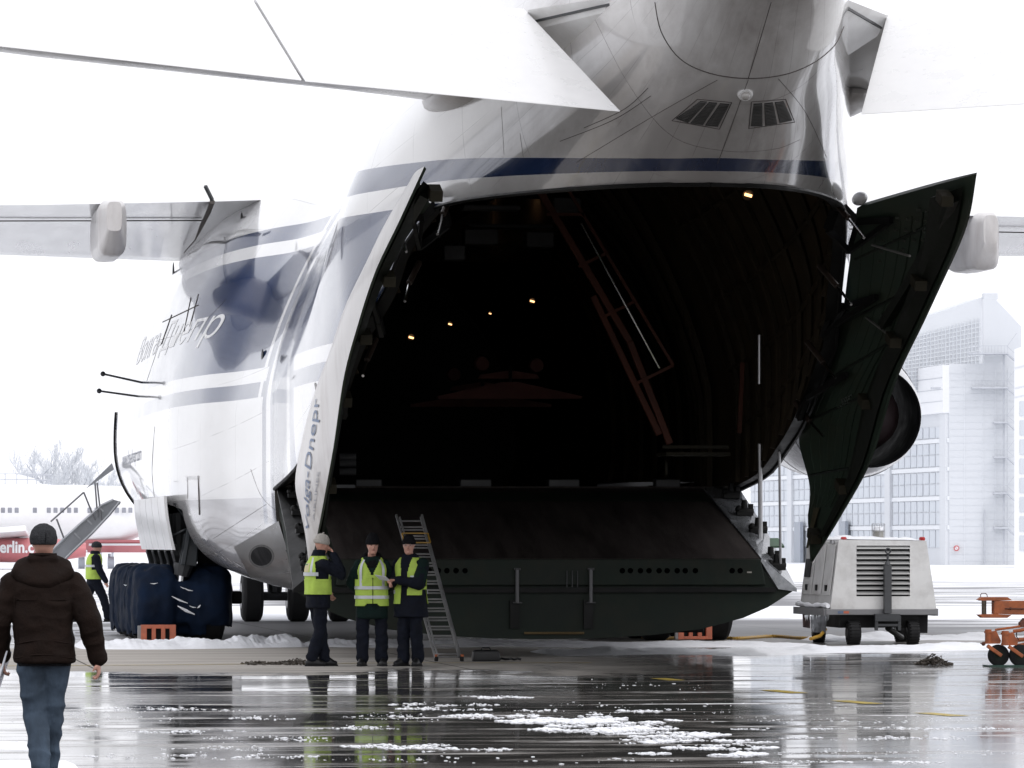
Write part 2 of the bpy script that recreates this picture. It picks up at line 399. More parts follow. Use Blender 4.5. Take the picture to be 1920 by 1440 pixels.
def ring(Y, ae, inset=0.0):
    hw, zw, zt, zb, nt_, nb = sec(Y); hw -= inset; zt -= inset; zb += inset; r = []
    for i in range(M1):
        a = ae * (1 - i / M1)
        r.append((hw * max(0, math.cos(a)) ** (2 / nb), zw - (zw - zb) * math.sin(a) ** (2 / nb)))
    for i in range(M2 + 1):
        a = math.pi / 2 * i / M2
        r.append((hw * max(0, math.cos(a)) ** (2 / nt_), zw + (zt - zw) * math.sin(a) ** (2 / nt_)))
    return [Vector((x, Y, z)) for x, z in r] + [Vector((-x, Y, z)) for x, z in reversed(r[:-1])]
def a_edge(Y, inset=0.0):
    hw, zw, zt, zb, nt_, nb = sec(Y); zb += inset
    t = min(1, max(0, (zw - ZE(Y)) / (zw - zb))); return math.asin(t ** (nb / 2))
BAND = [pchip([56.5, 62, 70, 76, 115], [6.16, 6.40, 6.53, 6.68, 6.6]), pchip([56.5, 62, 70, 76, 115], [6.30, 6.68, 6.90, 6.95, 6.85]),
        pchip([56.5, 62, 70, 76, 115], [6.0, 6.12, 6.25, 6.45, 6.38])]

def hull_material():
    m, n, l, b = nt_new('airliner_livery_paint')
    tc = n.new('ShaderNodeTexCoord').outputs['Object']
    sep = n.new('ShaderNodeSeparateXYZ'); l.new(tc, sep.inputs[0]); X, Y, Z = sep.outputs
    mm = lambda op, a, b_=None, clamp=False, c=None: math_node(n, l, op, a, b_, clamp, c)
    def between(v, lo, hi): return mm('MULTIPLY', mm('GREATER_THAN', v, lo), mm('LESS_THAN', v, hi))
    def attr(nm):
        a = n.new('ShaderNodeAttribute'); a.attribute_name = nm; return a.outputs['Fac']
    b1 = between(attr('band_upper'), 0, 1); b2 = mm('MULTIPLY', between(attr('band_field'), 0, 1), mm('GREATER_THAN', Y, 61.0))
    b3 = between(Z, 4.02, 4.27)
    hoop = between(Y, 71.5, 75.9)
    blue = mm('MAXIMUM', mm('MAXIMUM', b1, b2), mm('MAXIMUM', b3, mm('MULTIPLY', hoop, mm('GREATER_THAN', Z, 2.0))))
    lines = mm('MAXIMUM', between(Y, 75.1, 75.55), between(Y, 72.15, 72.6))
    lines = mm('MAXIMUM', lines, between(Y, 76.1, 76.35))
    blue = mm('MULTIPLY', blue, mm('SUBTRACT', 1.0, lines))
    # weathering: soot and streaks run down and aft
    vs_ = mapping(n, l, tc, (1.3, .35, .9)); s1 = noise_n(n, l, vs_, 1.0, 7, .62, .4)
    vv = mapping(n, l, tc, (5.0, .45, 1.2)); s2 = noise_n(n, l, vv, 1.0, 6, .7)
    geo = n.new('ShaderNodeNewGeometry'); sn = n.new('ShaderNodeSeparateXYZ'); l.new(geo.outputs['Normal'], sn.inputs[0])
    rear = ramp(n, l, Y, 64, 58)
    belly = mm('MULTIPLY', ramp(n, l, Z, 2.9, 2.1), ramp(n, l, Y, 95, 80))
    soot = mm('MULTIPLY', mm('MAXIMUM', mm('MULTIPLY', rear, .8), mm('MULTIPLY', belly, .5)), ramp(n, l, mm('ADD', mm('MULTIPLY', s1, .85), mm('MULTIPLY', s2, .2)), .34, .74))
    vx = mm('DIVIDE', mm('ADD', X, .45), 1.5); vy = mm('DIVIDE', mm('SUBTRACT', Y, 56.7), 2.6)
    vent = ramp(n, l, mm('ADD', mm('ADD', mm('MULTIPLY', vx, vx), mm('MULTIPLY', vy, vy)), mm('MULTIPLY', mm('SUBTRACT', s1, .5), 1.6)), 1.3, .1)
    soot = mm('MAXIMUM', soot, mm('MULTIPLY', mm('MULTIPLY', vent, .55), mm('LESS_THAN', Z, 8.0)))
    grey_belly = mm('MULTIPLY', mm('LESS_THAN', Z, 2.42), mm('LESS_THAN', Y, 90))
    white = mixc(n, l, ramp(n, l, s1, .3, .7), (.72, .715, .71), (.80, .80, .80))
    white = mixc(n, l, grey_belly, white, (.40, .40, .41))
    bluec = mixc(n, l, ramp(n, l, s2, .3, .7), (.008, .024, .082), (.013, .036, .115))
    col = mixc(n, l, blue, white, bluec)
    col = mixc(n, l, mm('MULTIPLY', soot, mm('SUBTRACT', 1.0, mm('MULTIPLY', blue, .85))), col, (.20, .165, .15))
    # panel joints
    def seam(v, period, w, off=0.0):
        fr = mm('FRACT', mm('DIVIDE', mm('ADD', v, off), period)); return mm('LESS_THAN', fr, w / period)
    u = attr('girth')
    sm = mm('MAXIMUM', seam(Y, 1.9, .022), seam(u, .055, .0012))
    sm2 = mm('MULTIPLY', sm, ramp(n, l, noise_n(n, l, tc, .7, 2), .42, .55))
    col = mixc(n, l, mm('MULTIPLY', sm2, .38), col, (.10, .09, .085))
    l.new(col, b.inputs['Base Color'])
    l.new(ramp(n, l, s2, .3, .8, .12, .30), b.inputs['Roughness'])
    b.inputs['Coat Weight'].default_value = .9; b.inputs['Coat Roughness'].default_value = .05; b.inputs['Coat IOR'].default_value = 1.42; b.inputs['Specular IOR Level'].default_value = .28
    bn = n.new('ShaderNodeBump'); bn.inputs['Strength'].default_value = .10; bn.inputs['Distance'].default_value = .03
    h = mm('SUBTRACT', mm('MULTIPLY', noise_n(n, l, mapping(n, l, tc, (1, .8, 1)), 1.3, 3), 1.0), mm('MULTIPLY', sm, .3))
    l.new(h, bn.inputs['Height']); l.new(bn.outputs[0], b.inputs['Normal'])
    return m
HULLM = hull_material()

PLANE = thing('cargo_airplane', 'huge white and blue cargo airplane seen from behind with its tail doors and ramp open', 'airplane', (0, 85, 0))
def in_bay(c):   # wheel bay openings in the lower hull
    return 81.6 < c.y < 90.6 and abs(c.x) > 2.7 and c.z < 2.36
hb = MB()
ys = [50 + .25 * i for i in range(int((Y_SILL - 50) / .25) + 1)]
ys += [57.0 + .04 * i for i in range(26)] + [60.5 + .08 * i for i in range(20)]
ys = sorted(set([round(y, 3) for y in ys if y < Y_SILL - .05] + [Y_SILL]))
r1 = [ring(y, a_edge(y) if y >= Y_TOP else math.pi / 2) for y in ys]
hb.rings(r1, False)
ys2 = [Y_SILL + (114.5 - Y_SILL) * i / 110 for i in range(111)]
hb.rings([ring(y, math.pi / 2) for y in ys2], False)
hb.f = [f for f in hb.f if not in_bay(sum((Vector(hb.v[i]) for i in f), Vector()) / len(f))]
hme = hb.mesh('fuselage', HULLM, True, True, 50)
for nm in ('band_upper', 'band_field', 'girth'): hme.attributes.new(nm, 'FLOAT', 'POINT')
for v in hme.vertices:
    Yv, zv = v.co.y, v.co.z
    lo, hi = BAND[0](Yv), BAND[1](Yv)
    hme.attributes['band_upper'].data[v.index].value = (zv - lo) / (hi - lo)
    hme.attributes['band_field'].data[v.index].value = (zv - 4.5) / (BAND[2](Yv) - 4.5)
    hw, zw, zt, zb, a_, b_ = sec(Yv)
    hme.attributes['girth'].data[v.index].value = math.atan2(zv - (zt + zb) / 2, abs(v.co.x) + 1e-4) / math.pi + .5
FUS = bpy.data.objects.new('fuselage', hme); place(FUS, PLANE)

# lining of the cargo hold and the frame edge round the opening
lb = MB(); yl_ = [57.1 + .35 * i for i in range(51)]; yl_ = [y for y in yl_ if y < Y_SILL] + [Y_SILL]
lb.rings([ring(y, a_edge(y, .16), .16) for y in yl_], False)
yf = [Y_SILL + i * 1.0 for i in range(33)]
def ring_up(Y, inset):
    hw, zw, zt, zb, nt_, nb = sec(Y); zb += inset
    t = min(1, max(0, (zw - 2.6) / (zw - zb))); return ring(Y, math.asin(t ** (nb / 2)), inset)
lb.rings([ring_up(y, .35 if y > Y_SILL else .16) for y in yf], False)
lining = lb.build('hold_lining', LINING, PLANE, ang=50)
eb = MB()
for sgn in (0, 1):
    idx = 0 if sgn == 0 else -1
    outer = [r[idx] for r in r1 if r[idx].y >= Y_TOP]
    inner = [ring(r[idx].y, a_edge(r[idx].y, .16), .16)[idx] for r in r1 if r[idx].y >= Y_TOP]
    inner = [Vector((p.x, p.y, max(p.z, o_.z + .01))) for p, o_ in zip(inner, outer)]
    eb.rings([outer, inner], False)
eb.build('opening_frame', BLACKM, PLANE, label='black rubber-edged rim of the cargo opening')
# seal strip along the rim so the edge has thickness
for idx in (0, -1):
    MB().path([r[idx] + Vector((0, 0, -.02)) for r in r1 if r[idx].y >= Y_TOP][::3], .03, 6).build('door_seal', BLACKM, PLANE)
# hull below the floor: thick rim at the sill, bulkhead behind
def lower_arc(Y, inset, zmax, n=26, side=0):
    hw, zw, zt, zb, nt_, nb = sec(Y); pts = []
    hw -= inset; zb += inset
    t = min(1, (zw - zmax) / (zw - zb)); a0 = math.asin(t ** (nb / 2))
    for i in range(n + 1):
        a = a0 + (math.pi / 2 - a0) * i / n
        pts.append(Vector((hw * max(0, math.cos(a)) ** (2 / nb), Y, zw - (zw - zb) * math.sin(a) ** (2 / nb))))
    return pts + [Vector((-p.x, p.y, p.z)) for p in reversed(pts[:-1])]
RIMM = M('brown_grey_rim_metal', (.075, .07, .06), .6, var=.35, vsc=4, dirt=(.04, .035, .03), dirt_amt=.6, dirt_sc=4, spec=.25)
rb = MB(); rb.rings([lower_arc(74.58, 0, 2.6), lower_arc(74.58, .26, 2.6), lower_arc(75.6, .30, 2.6)], False)
rb.build('lower_rim', RIMM, PLANE)
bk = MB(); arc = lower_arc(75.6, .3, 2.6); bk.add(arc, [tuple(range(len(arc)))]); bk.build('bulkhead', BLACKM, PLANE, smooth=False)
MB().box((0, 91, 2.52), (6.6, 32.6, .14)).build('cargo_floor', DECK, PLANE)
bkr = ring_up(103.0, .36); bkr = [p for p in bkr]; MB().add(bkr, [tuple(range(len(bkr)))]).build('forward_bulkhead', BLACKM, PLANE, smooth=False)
# frames (ribs) on the hold walls and stringers
for k in range(17):
    y = 60.2 + k * .85
    if y > Y_SILL: break
    r = ring(y, a_edge(y, .16) * .97, .20); rb = MB()
    for half in (r[:M1 + M2 - 3], r[-(M1 + M2 - 3):]):
        rb.path(half[::2], .055, 5)
    rb.build('hold_frame', RIBM, PLANE)
for k in range(12):
    y = 75.2 + k * 1.5; MB().path(ring_up(y, .42)[::3], .07, 5).build('hold_frame', RIBM, PLANE)
for q in (.12, .3, .5, .72, .9):
    for side in (1, -1):
        pts = []
        for i in range(12):
            y = 59 + i * 1.38; z = ZE(y) + .25 + q * (9.2 - ZE(y)) * .8; z = min(z, sec(y)[2] - .6)
            pts.append(Vector((side * (hull_x(y, z, .2)), y, z)))
        MB().path(pts, .04, 5).build('stringer', RIBM, PLANE)
# ceiling cables / boxes
RED_B = M('dull_red_lifting_beam', (.30, .12, .10), .6, spec=.2, var=.2)
EQ = M('dull_equipment', (.045, .045, .046), .5, var=.4)
for (px, py, Y, w, h) in [(1060, 385, 72, .42, .22), (900, 445, 76, .55, .25), (1010, 450, 76, .45, .25), (850, 475, 76, .35, .25), (920, 390, 74, .9, .08), (955, 425, 78, 1.4, .06)]:
    MB().box(P(px, py, Y), (w, .4, h)).build('ceiling_equipment_box', EQ, PLANE, bevel=.02)
for (px, py, Y, w) in [(690, 908, 75.0, .42), (890, 908, 75.0, .5), (1055, 908, 75.0, .5), (1250, 908, 75.0, .4)]:
    MB().box(P(px, py, Y), (w, .3, .16)).build('hinge_cover', EQ, PLANE, bevel=.02)
WARM = emis('warm_hold_lamp', (1, .50, .20), 3.0); COOL = emis('cool_glint_lamp', (.8, .85, .9), .6)
for (px, py, Y, r, mt) in [(1403, 366, 66, .055, WARM), (1497, 360, 64.5, .012, WARM), (1201, 505, 86, .05, WARM), (998, 565, 92, .045, WARM), (919, 588, 96, .025, WARM),
                          (844, 608, 92, .035, WARM), (771, 633, 86, .045, WARM), (1325, 511, 80, .03, COOL), (1243, 476, 82, .02, COOL)]:
    lp = MB().box(P(px, py, Y), (r * 1.9, .02, r * .7), Matrix.Rotation(.25, 3, 'Y'))
    lo_ = MB().revolve(P(px, py, Y) + Vector((0, .06, .02)), (.15, -1, -.55), [(-.05, r * .8), (.03, r * 1.5)], 10).build('hold_lamp', DSTEEL, PLANE)
    lp.build('lamp_lens', mt, lo_)
# overhead crane spreaders hanging in the hold
for (x0, x1, xt, y0, y1, Y) in [(820, 1092, 957, 748, 716, 84), (768, 1034, 905, 763, 738, 90)]:
    a, b_, c_, d_ = P(x0, y0, Y), P(x1, y0, Y), P(xt + 14, y1, Y), P(xt - 14, y1, Y)
    MB().poly_extrude([a, b_, b_ + Vector((0, 0, .05)), c_, d_, a + Vector((0, 0, .05))], (0, .25, 0)).build('lifting_beam', RED_B, PLANE)
    MB().poly_extrude([P(xt - 60, y1 - 6, Y + .4), P(xt - 55, y1 - 14, Y + .4), P(xt, y1 - 22, Y + .4), P(xt + 50, y1 - 14, Y + .4), P(xt + 55, y1 - 6, Y + .4)], (0, .2, 0)).build('hook_yoke', RED_B, PLANE)
    MB().path([P(xt, y1, Y + .1), P(xt, y1 - 30, Y + .2)], .03, 6).build('hoist_cable', DSTEEL, PLANE)
for (px, py, Y) in [(905, 682, 85), (1007, 685, 85), (852, 702, 90)]:
    MB().revolve(P(px, py, Y), (0, 1, 0), [(0, .12), (.15, .14)], 14).build('hoist_drum', RED_B, PLANE)
# orange loading rail that slants across the hold
Yr = 71.5
for (a, b_, w) in [((1008, 350), (1180, 640), .10), ((1180, 640), (1256, 832), .10), ((1112, 555), (1236, 815), .09)]:
    MB().beam(P(*a, Yr), P(*b_, Yr), w, w).build('loading_rail', ORANGE_D, PLANE, bevel=.01)
fr = [((1062, 350), (1262, 685)), ((1025, 402), (1095, 402)), ((1085, 500), (1140, 473)), ((1128, 596), (1190, 565)), ((1195, 718), (1262, 685))]
fb = MB()
for a, b_ in fr: fb.beam(P(*a, Yr - .05), P(*b_, Yr - .05), .045, .045)
fb.build('rail_outrigger_frame', ORANGE_D, PLANE)
MB().path([P(1090, 418, Yr - .1), P(1237, 690, Yr - .1)], .018, 6).build('chrome_guide_rod', CHROME, PLANE)
MB().beam(P(1392, 680, 72), P(1386, 812, 72), .06, .06).build('orange_post', ORANGE_D, PLANE)
MB().tube(P(1424, 628, 71), P(1424, 720, 71), .03).build('hanging_rod', STEEL, PLANE)
MB().box(P(1300, 852, 72.8), (1.0, .9, .05)).build('folding_platform', TAN, PLANE)
MB().beam(P(1242, 838, 72.3), P(1366, 838, 72.3), .05, .05).build('platform_edge', TAN, PLANE)
MB().tube(P(1249, 866, 72.4), P(1249, 890, 72.4), .02).build('platform_leg', TAN, PLANE)
for (x, y) in ((655, 868), (655, 884), (655, 856)):
    a = P(637, y, 73.5); MB().tube(a, a + Vector((.25, 0, 0)), .06).build('hydraulic_cylinder', DSTEEL, PLANE)
MB().beam(P(598, 912, 73.5), P(665, 912, 73.5), .1, .05).build('sill_bracket', DSTEEL, PLANE)

# vertical struts between hull and ramp
for (x0, y0, x1, y1, Y0, Y1, r) in [(1425, 832, 1426, 1025, 71.6, 71.8, .035), (1461, 812, 1464, 1100, 70.4, 70.8, .02), (597, 915, 597, 975, 73, 73, .03)]:
    MB().tube(P(x0, y0, Y0), P(x1, y1, Y1), r, n=8).build('support_strut', STEEL, PLANE)

# ------------------------------------------------------------------ CARGO RAMP
def ramp_section(Y, top, zin, xin, xout, zout, low):
    return [Vector((x, Y, z)) for x, z in ([(-xin, zin), (xin, zin)])], low
rear_low = [(3.76, 1.0), (3.35, .74), (2.97, .58), (2.36, .42), (1.6, .33), (.8, .285), (0, .27)]
rear_low = rear_low + [(-x, z) for x, z in reversed(rear_low[:-1])]
front_low = [(3.64, 2.2), (3.55, 1.6), (3.3, 1.15), (2.6, .98), (1.8, .94), (.9, .93), (0, .93)]
front_low = front_low + [(-x, z) for x, z in reversed(front_low[:-1])]
rs = [(-3.5, 1.0), (-3.2, 1.42), (3.2, 1.42), (3.5, 1.0)]
fs = [(-3.62, 2.3), (-3.08, 2.5), (3.08, 2.5), (3.62, 2.3)]
YR, YH = 70.6, 74.4
rp = MB(); ra = [Vector((x, YR, z)) for x, z in rs + rear_low]; fa = [Vector((x, YH, z)) for x, z in fs + front_low]
rp.rings([ra, fa], True, True, True)
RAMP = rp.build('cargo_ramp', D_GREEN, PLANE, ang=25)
MB().hexa([(-3.12, YR + .02, 1.425), (3.24, YR + .02, 1.425), (3.08, YH + .25, 2.505), (-3.08, YH + .25, 2.505)],
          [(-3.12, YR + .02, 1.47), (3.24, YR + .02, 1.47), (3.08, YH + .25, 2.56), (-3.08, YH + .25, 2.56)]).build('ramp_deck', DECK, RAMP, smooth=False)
WETM = M('wet_snow_dusted_metal', (.30, .31, .33), .22, metal=.3, var=.5, vsc=2.5, dirt=(.05, .06, .055), dirt_amt=.8, dirt_sc=4, coat=.6)
for s_ in (1, -1):
    a = [Vector((s_ * x, y, z)) for x, y, z in [(3.24, YR - .02, 1.475), (3.5, YR - .04, 1.06), (3.78, YR - .04, 1.02), (3.70, 72.6, 1.92), (3.66, YH + .15, 2.56), (3.1, YH + .15, 2.57)]]
    mb = MB(); k = [Vector((0, 0, -.05)) + p for p in a]
    mb.add(a + k, [(0, 1, 2, 3), (0, 3, 4, 5), (6, 9, 8, 7), (6, 11, 10, 9)] + [(i, (i + 1) % 6, 6 + (i + 1) % 6, 6 + i) for i in range(6)])
    mb.build('side_panel', WETM if s_ > 0 else BLACKM, RAMP, smooth=False)
    for (t) in (.12, .37, .62, .85, .95):
        c = Vector((s_ * (3.4 + .12 * t), YH + (YR - YH) * t, 2.56 - 1.1 * t - (.25 if t > .8 else 0.06)))
        q = MB(); q.box(c + Vector((0, 0, .06)), (.26, .16, .07)); q.tube(c + Vector((0, 0, .03)), c + Vector((0, 0, .27)), .06, .045)
        q.tube(c + Vector((-.1, -.03, .1)), c + Vector((.14, -.03, .1)), .045); q.box(c + Vector((.1, 0, .14)), (.07, .1, .14))
        q.sphere(c + Vector((-.09, 0, .13)), .06, 8, 5)
        q.build('lock_latch', BLACKM, RAMP, bevel=.008)
MB().box(P(1454, 1018, 71.9) + Vector((0, .1, 0)), (.22, .5, .03), Matrix.Rotation(R(14), 3, 'X')).build('anti_slip_patch', L_GREEN, RAMP)
# rear face: proud beam with lightening holes, recess shadow strip, handles, brackets
MB().hexa([(-3.15, YR - .10, 1.07), (3.3, YR - .10, 1.07), (3.22, YR - .10, 1.46), (-3.12, YR - .10, 1.46)],
          [(-3.15, YR - .004, 1.07), (3.3, YR - .004, 1.07), (3.22, YR - .004, 1.46), (-3.12, YR - .004, 1.46)]).build('end_beam', D_GREEN, RAMP, smooth=False, bevel=.015)
MB().beam((-3.3, YR - .06, 1.0), (3.45, YR - .06, 1.0), .10, .07).build('recess_shadow_strip', BLACKM, RAMP)  # black strip painted in as the shadow line under the end beam
for x in [805, 822, 838, 855, 872, 1167, 1182, 1201, 1217, 1236, 1251, 1270, 1285, 1304, 1373, 1388]:
    p = P(x, 1070, YR - .104); MB().revolve(p, (0, 1, 0), [(-.006, .036), (.004, .042)], 14).build('lightening_hole', M('deep_black_hole', (.002, .002, .002), .9, spec=0), RAMP)
for x in (970, 1108):
    q = MB(); q.tube(P(x, 1068, YR - .16), P(x, 1130, YR - .16), .028); q.tube(P(x - 8, 1130, YR - .16), P(x + 9, 1130, YR - .16), .012)
    q.tube(P(x - 6, 1067, YR - .16), P(x + 6, 1067, YR - .16), .02); q.build('jack_strut', M('grey_strut', (.11, .11, .115), .4, metal=.4), RAMP)
    MB().box(P(x - 5, 1152, YR - .04), (.14, .06, .42)).build('jack_recess', BLACKM, RAMP)
q = MB()
for x in (1063, 1073, 1083): q.tube(P(x, 1070, YR - .13), P(x, 1101, YR - .13), .008, n=6)
q.build('grab_rails', DSTEEL, RAMP)
MB().tube(P(983, 1187, YR - .05), P(1095, 1187, YR - .05), .02, n=6).build('bump_rail', M('worn_ochre_edge', (.13, .09, .04), .5), RAMP)
MB().box(P(1285, 1172, YR + .25), (.55, .12, .22)).build('tie_down_socket', BLACKM, RAMP, bevel=.02)
MB().box(P(1405, 1073, YR - .106), (.07, .008, .022)).build('data_plate', M('pale_plate', (.4, .38, .34), .5), RAMP)
for (x0, x1, y) in [(1313, 1340, 1138), (1053, 1083, 1148)]:
    text_on('LOCK PIN' if x0 > 1200 else 'NO STEP', lambda u, v, a=P(x0, y, YR - .012), b_=P(x1, y, YR - .012): a + (b_ - a) * u + Vector((0, 0, v * .035)), 'stencil_lettering', M('faded_stencil', (.10, .10, .09), .7), RAMP) if False else None

# ------------------------------------------------------------------ SIDE DOORS (clamshell petals)
TH = [0, .15, .3, .45, .6, .75, .88, 1]
HT = [0, .12, .22, .32, .45, .54, .66, .80, .90, 1]
HP = [(2.93, 61.7, 6.17), (3.27, 63.9, 5.43), (3.41, 64.9, 4.98), (3.53, 66.2, 4.55), (3.61, 67.6, 3.99), (3.66, 68.6, 3.74), (3.74, 69.6, 3.2), (3.86, 69.4, 2.54), (3.78, 69.2, 2.06), (3.67, 68.95, 1.41)]
FP = [(3.42, 57.5, 6.25), (3.57, 58.6, 5.72), (3.70, 60.5, 5.1), (3.74, 61.9, 4.58), (3.76, 63.6, 3.9), (3.76, 65.2, 2.85), (3.72, 67.0, 2.1), (3.67, 68.9, 1.40)]
HC = [pchip(HT, [p[k] for p in HP]) for k in range(3)]; FC = [pchip(TH, [p[k] for p in FP]) for k in range(3)]
def petal_pt(t, w, side, off=0.0):
    h = Vector([f(t) for f in HC]); f_ = Vector([f(t) for f in FC]); p = h.lerp(f_, w)
    bl = math.sin(math.pi * min(1, max(0, w))) * .15 * (1 - t ** 3 * .7)
    d = Vector((.93, .05, .35)).normalized(); p = p + d * (bl + off)
    return Vector((side * p.x, p.y, p.z))
NT, NW = 44, 16
for side, nm in ((-1, 'port'), (1, 'starboard')):
    ob = MB()
    outer = [[petal_pt(i / NT, j / NW, side) for j in range(NW + 1)] for i in range(NT + 1)]
    ob.rings(outer, False)
    D = ob.build('cargo_side_door', W_DIRTY, PLANE, ang=60, label='port side door swung out, pale outer skin with blue lettering' if side < 0 else 'starboard side door swung out, showing its dark green inner face')
    ib = MB(); TI = .13
    inner = [[petal_pt(.004 + .992 * i / NT, .005 + .99 * j / NW, side, -TI * min(1, 8 * (1 - i / NT) + .15) * (1 - .72 * (j / NW) ** 3)) for j in range(NW + 1)] for i in range(NT + 1)]
    ib.rings(inner, False)
    edge_o = [outer[0][j] for j in range(NW + 1)] + [outer[i][NW] for i in range(1, NT + 1)] + [outer[NT - i][0] for i in range(1, NT + 1)]
    edge_i = [inner[0][j] for j in range(NW + 1)] + [inner[i][NW] for i in range(1, NT + 1)] + [inner[NT - i][0] for i in range(1, NT + 1)]
    ib.rings([edge_o, edge_i], True)
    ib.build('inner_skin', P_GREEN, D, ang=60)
    pin = lambda t, w, o=.0: petal_pt(t, w, side, -TI - o)
    # free-edge box beam, tapered
    rr = []
    for i in range(27):
        t = .03 + .90 * i / 26; w0 = .66 + .1 * t; w1 = .93; dp = .13 * (1 - t) + .04
        rr.append([pin(t, w0, .0), pin(t, w0 + .06, dp), pin(t, w1 - .09, dp * .8), pin(t, w1, -.04)])
    MB().rings(rr, True, True, True).build('edge_beam', D_GREEN2, D, ang=40)
    for k in range(6):      # curved stiffeners
        w = .08 + .095 * k
        MB().path([pin(.06 + .8 * i / 18, w + .05 * math.sin(i / 18 * 3.1), -.004) for i in range(19)], .012, 5).build('stiffener', P_GREEN, D)
    for t in (.10, .27, .44, .60, .76):  # cross frames
        MB().path([pin(t, .05 + .6 * i / 8, .0) for i in range(9)], .022, 5).build('door_frame', D_GREEN, D)
    for t, w in ((.045, .93), (.27, .88), (.45, .86), (.62, .84), (.80, .82), (.93, .55)):
        c = pin(t, w - .03, .12 * (1 - t) + .05)
        MB().box(c, (.16, .32, .14), Matrix.Rotation(R(20), 3, 'X')).build('latch_bracket', TAN, D, bevel=.01)
    if side > 0:
        MB().rings([[pin(.86 + .10 * i / 8, .16, .03), pin(.86 + .10 * i / 8, .30, .03)] for i in range(9)], False).build('wear_strip', M('ochre_wear_strip', (.07, .06, .03), .6), D)
        for k in range(8):
            for j in range(5):
                if (k + j) % 2: MB().box(pin(.05 + .012 * k, .25 + .09 * j, .01), (.05, .05, .03)).build('fastener_tab', M('olive_tab', (.045, .05, .035), .6), D)
        for (tt, ww, txt) in ((.115, .62, 'SIDE DOOR'), (.33, .42, 'PRESS'), (.60, .38, 'LOCK')):
            a = pin(tt, ww, .015); b_ = pin(tt, ww + .13, .015); c_ = pin(tt - .03, ww, .015)
            q = MB()
            for r_ in range(3):
                for s2 in range(5):
                    if random.random() < .85: q.box(a + (b_ - a) * (s2 / 5) + (c_ - a) * (r_ / 3), (.02, (.06 + .03 * random.random()), .028))
            q.build('faded_stencil_marks', M('faded_green_white', (.06, .075, .06), .7), D)
    # hinge arms (trusses) between hull edge and door
    for (t, Yh) in ((.03, 62.1), (.22, 65.0), (.46, 67.8)):
        zh = ZE(Yh) + .12; h0 = Vector((side * (hull_x(Yh, zh) - .12), Yh, zh)); h1 = h0 + Vector((side * -.10, .15, -.35))
        a = pin(t, .04, .04); b_ = pin(min(.95, t + .02), .33, .08); c_ = pin(min(.95, t + .05), .14, .30)
        q = MB(); q.beam(h0, a, .10, .12); q.beam(a, b_, .06, .08)
        if t < .7: q.beam(h1, c_, .06, .08); q.beam(c_, b_, .05, .07); q.beam(a, c_, .05, .07); q.beam(h0, h1, .09, .09)
        q.build('hinge_arm', BLACKM, D)
    MX = lambda p: Vector((side * p.x, p.y, p.z))
    for (a0, am, a1, Ya) in (((1560, 373), (1591, 409), (1620, 446), 61.6), ((1536, 498), (1570, 537), (1596, 571), 63.4), ((1513, 641), (1544, 680), (1568, 709), 65.8), ((1492, 756), (1518, 790), (1544, 818), 67.9)):
        p0, pm, p1 = MX(P(*a0, Ya + .35)), MX(P(*am, Ya)), MX(P(*a1, Ya - .4))
        bar = MB().tube(p0, pm, .042, n=10).build('actuator', M('brown_hydraulic_barrel', (.05, .035, .028), .4, metal=.3), D)
        MB().tube(pm, p1, .020, n=8).build('piston_rod', CHROME, bar)
    for (a0, a1, Ya, Yb) in (((1635, 459), (1706, 480), 62.2, 60.6), ((1612, 586), (1668, 629), 64.8, 63.3), ((1581, 724), (1615, 763), 67.2, 66.2), ((1612, 573), (1637, 548), 64.7, 63.9)):
        MB().tube(MX(P(*a0, Ya)), MX(P(*a1, Yb)), .017, n=8).build('brace_rod', M('dull_rod', (.30, .29, .28), .4, metal=.5), D)
    bq = []
    for i in range(9):
        t = .05 + .30 * i / 8; w = .87 - .36 * i / 8; bq.append([pin(t - .02, w - .05, 0), pin(t - .02, w - .03, .12), pin(t + .02, w + .05, .12), pin(t + .02, w + .07, 0)])
    MB().rings(bq, True, True, True).build('diagonal_beam', D_GREEN2, D)
    if side < 0:
        DW = M('door_blue_lettering', (.15, .21, .34), .5, var=.1)
        text_on('Volga-Dnepr', lambda u, v: petal_pt(.925 - .315 * u, .47 + .22 * (1 - v) + .04 * (1 - u), -1, .012), 'door_lettering', DW, D, shear=.3)
        text_on('AIRLINES', lambda u, v: petal_pt(.90 - .12 * u, .80 + .05 * (1 - v), -1, .012), 'door_lettering', M('pale_lettering', (.35, .36, .40), .5), D)
# white blister fairings at the upper door hinges
for s_ in (-1, 1):
    c = Vector((s_ * 2.85, 61.7, 6.22))
    MB().sphere(c, (.08, .34, .09), 16, 10).build('hinge_fairing', W_PAINT, PLANE)
MB().sphere(P(1531, 752, 70.2), (.12, .12, .1), 12, 8).build('hinge_fairing', W_PAINT, PLANE)

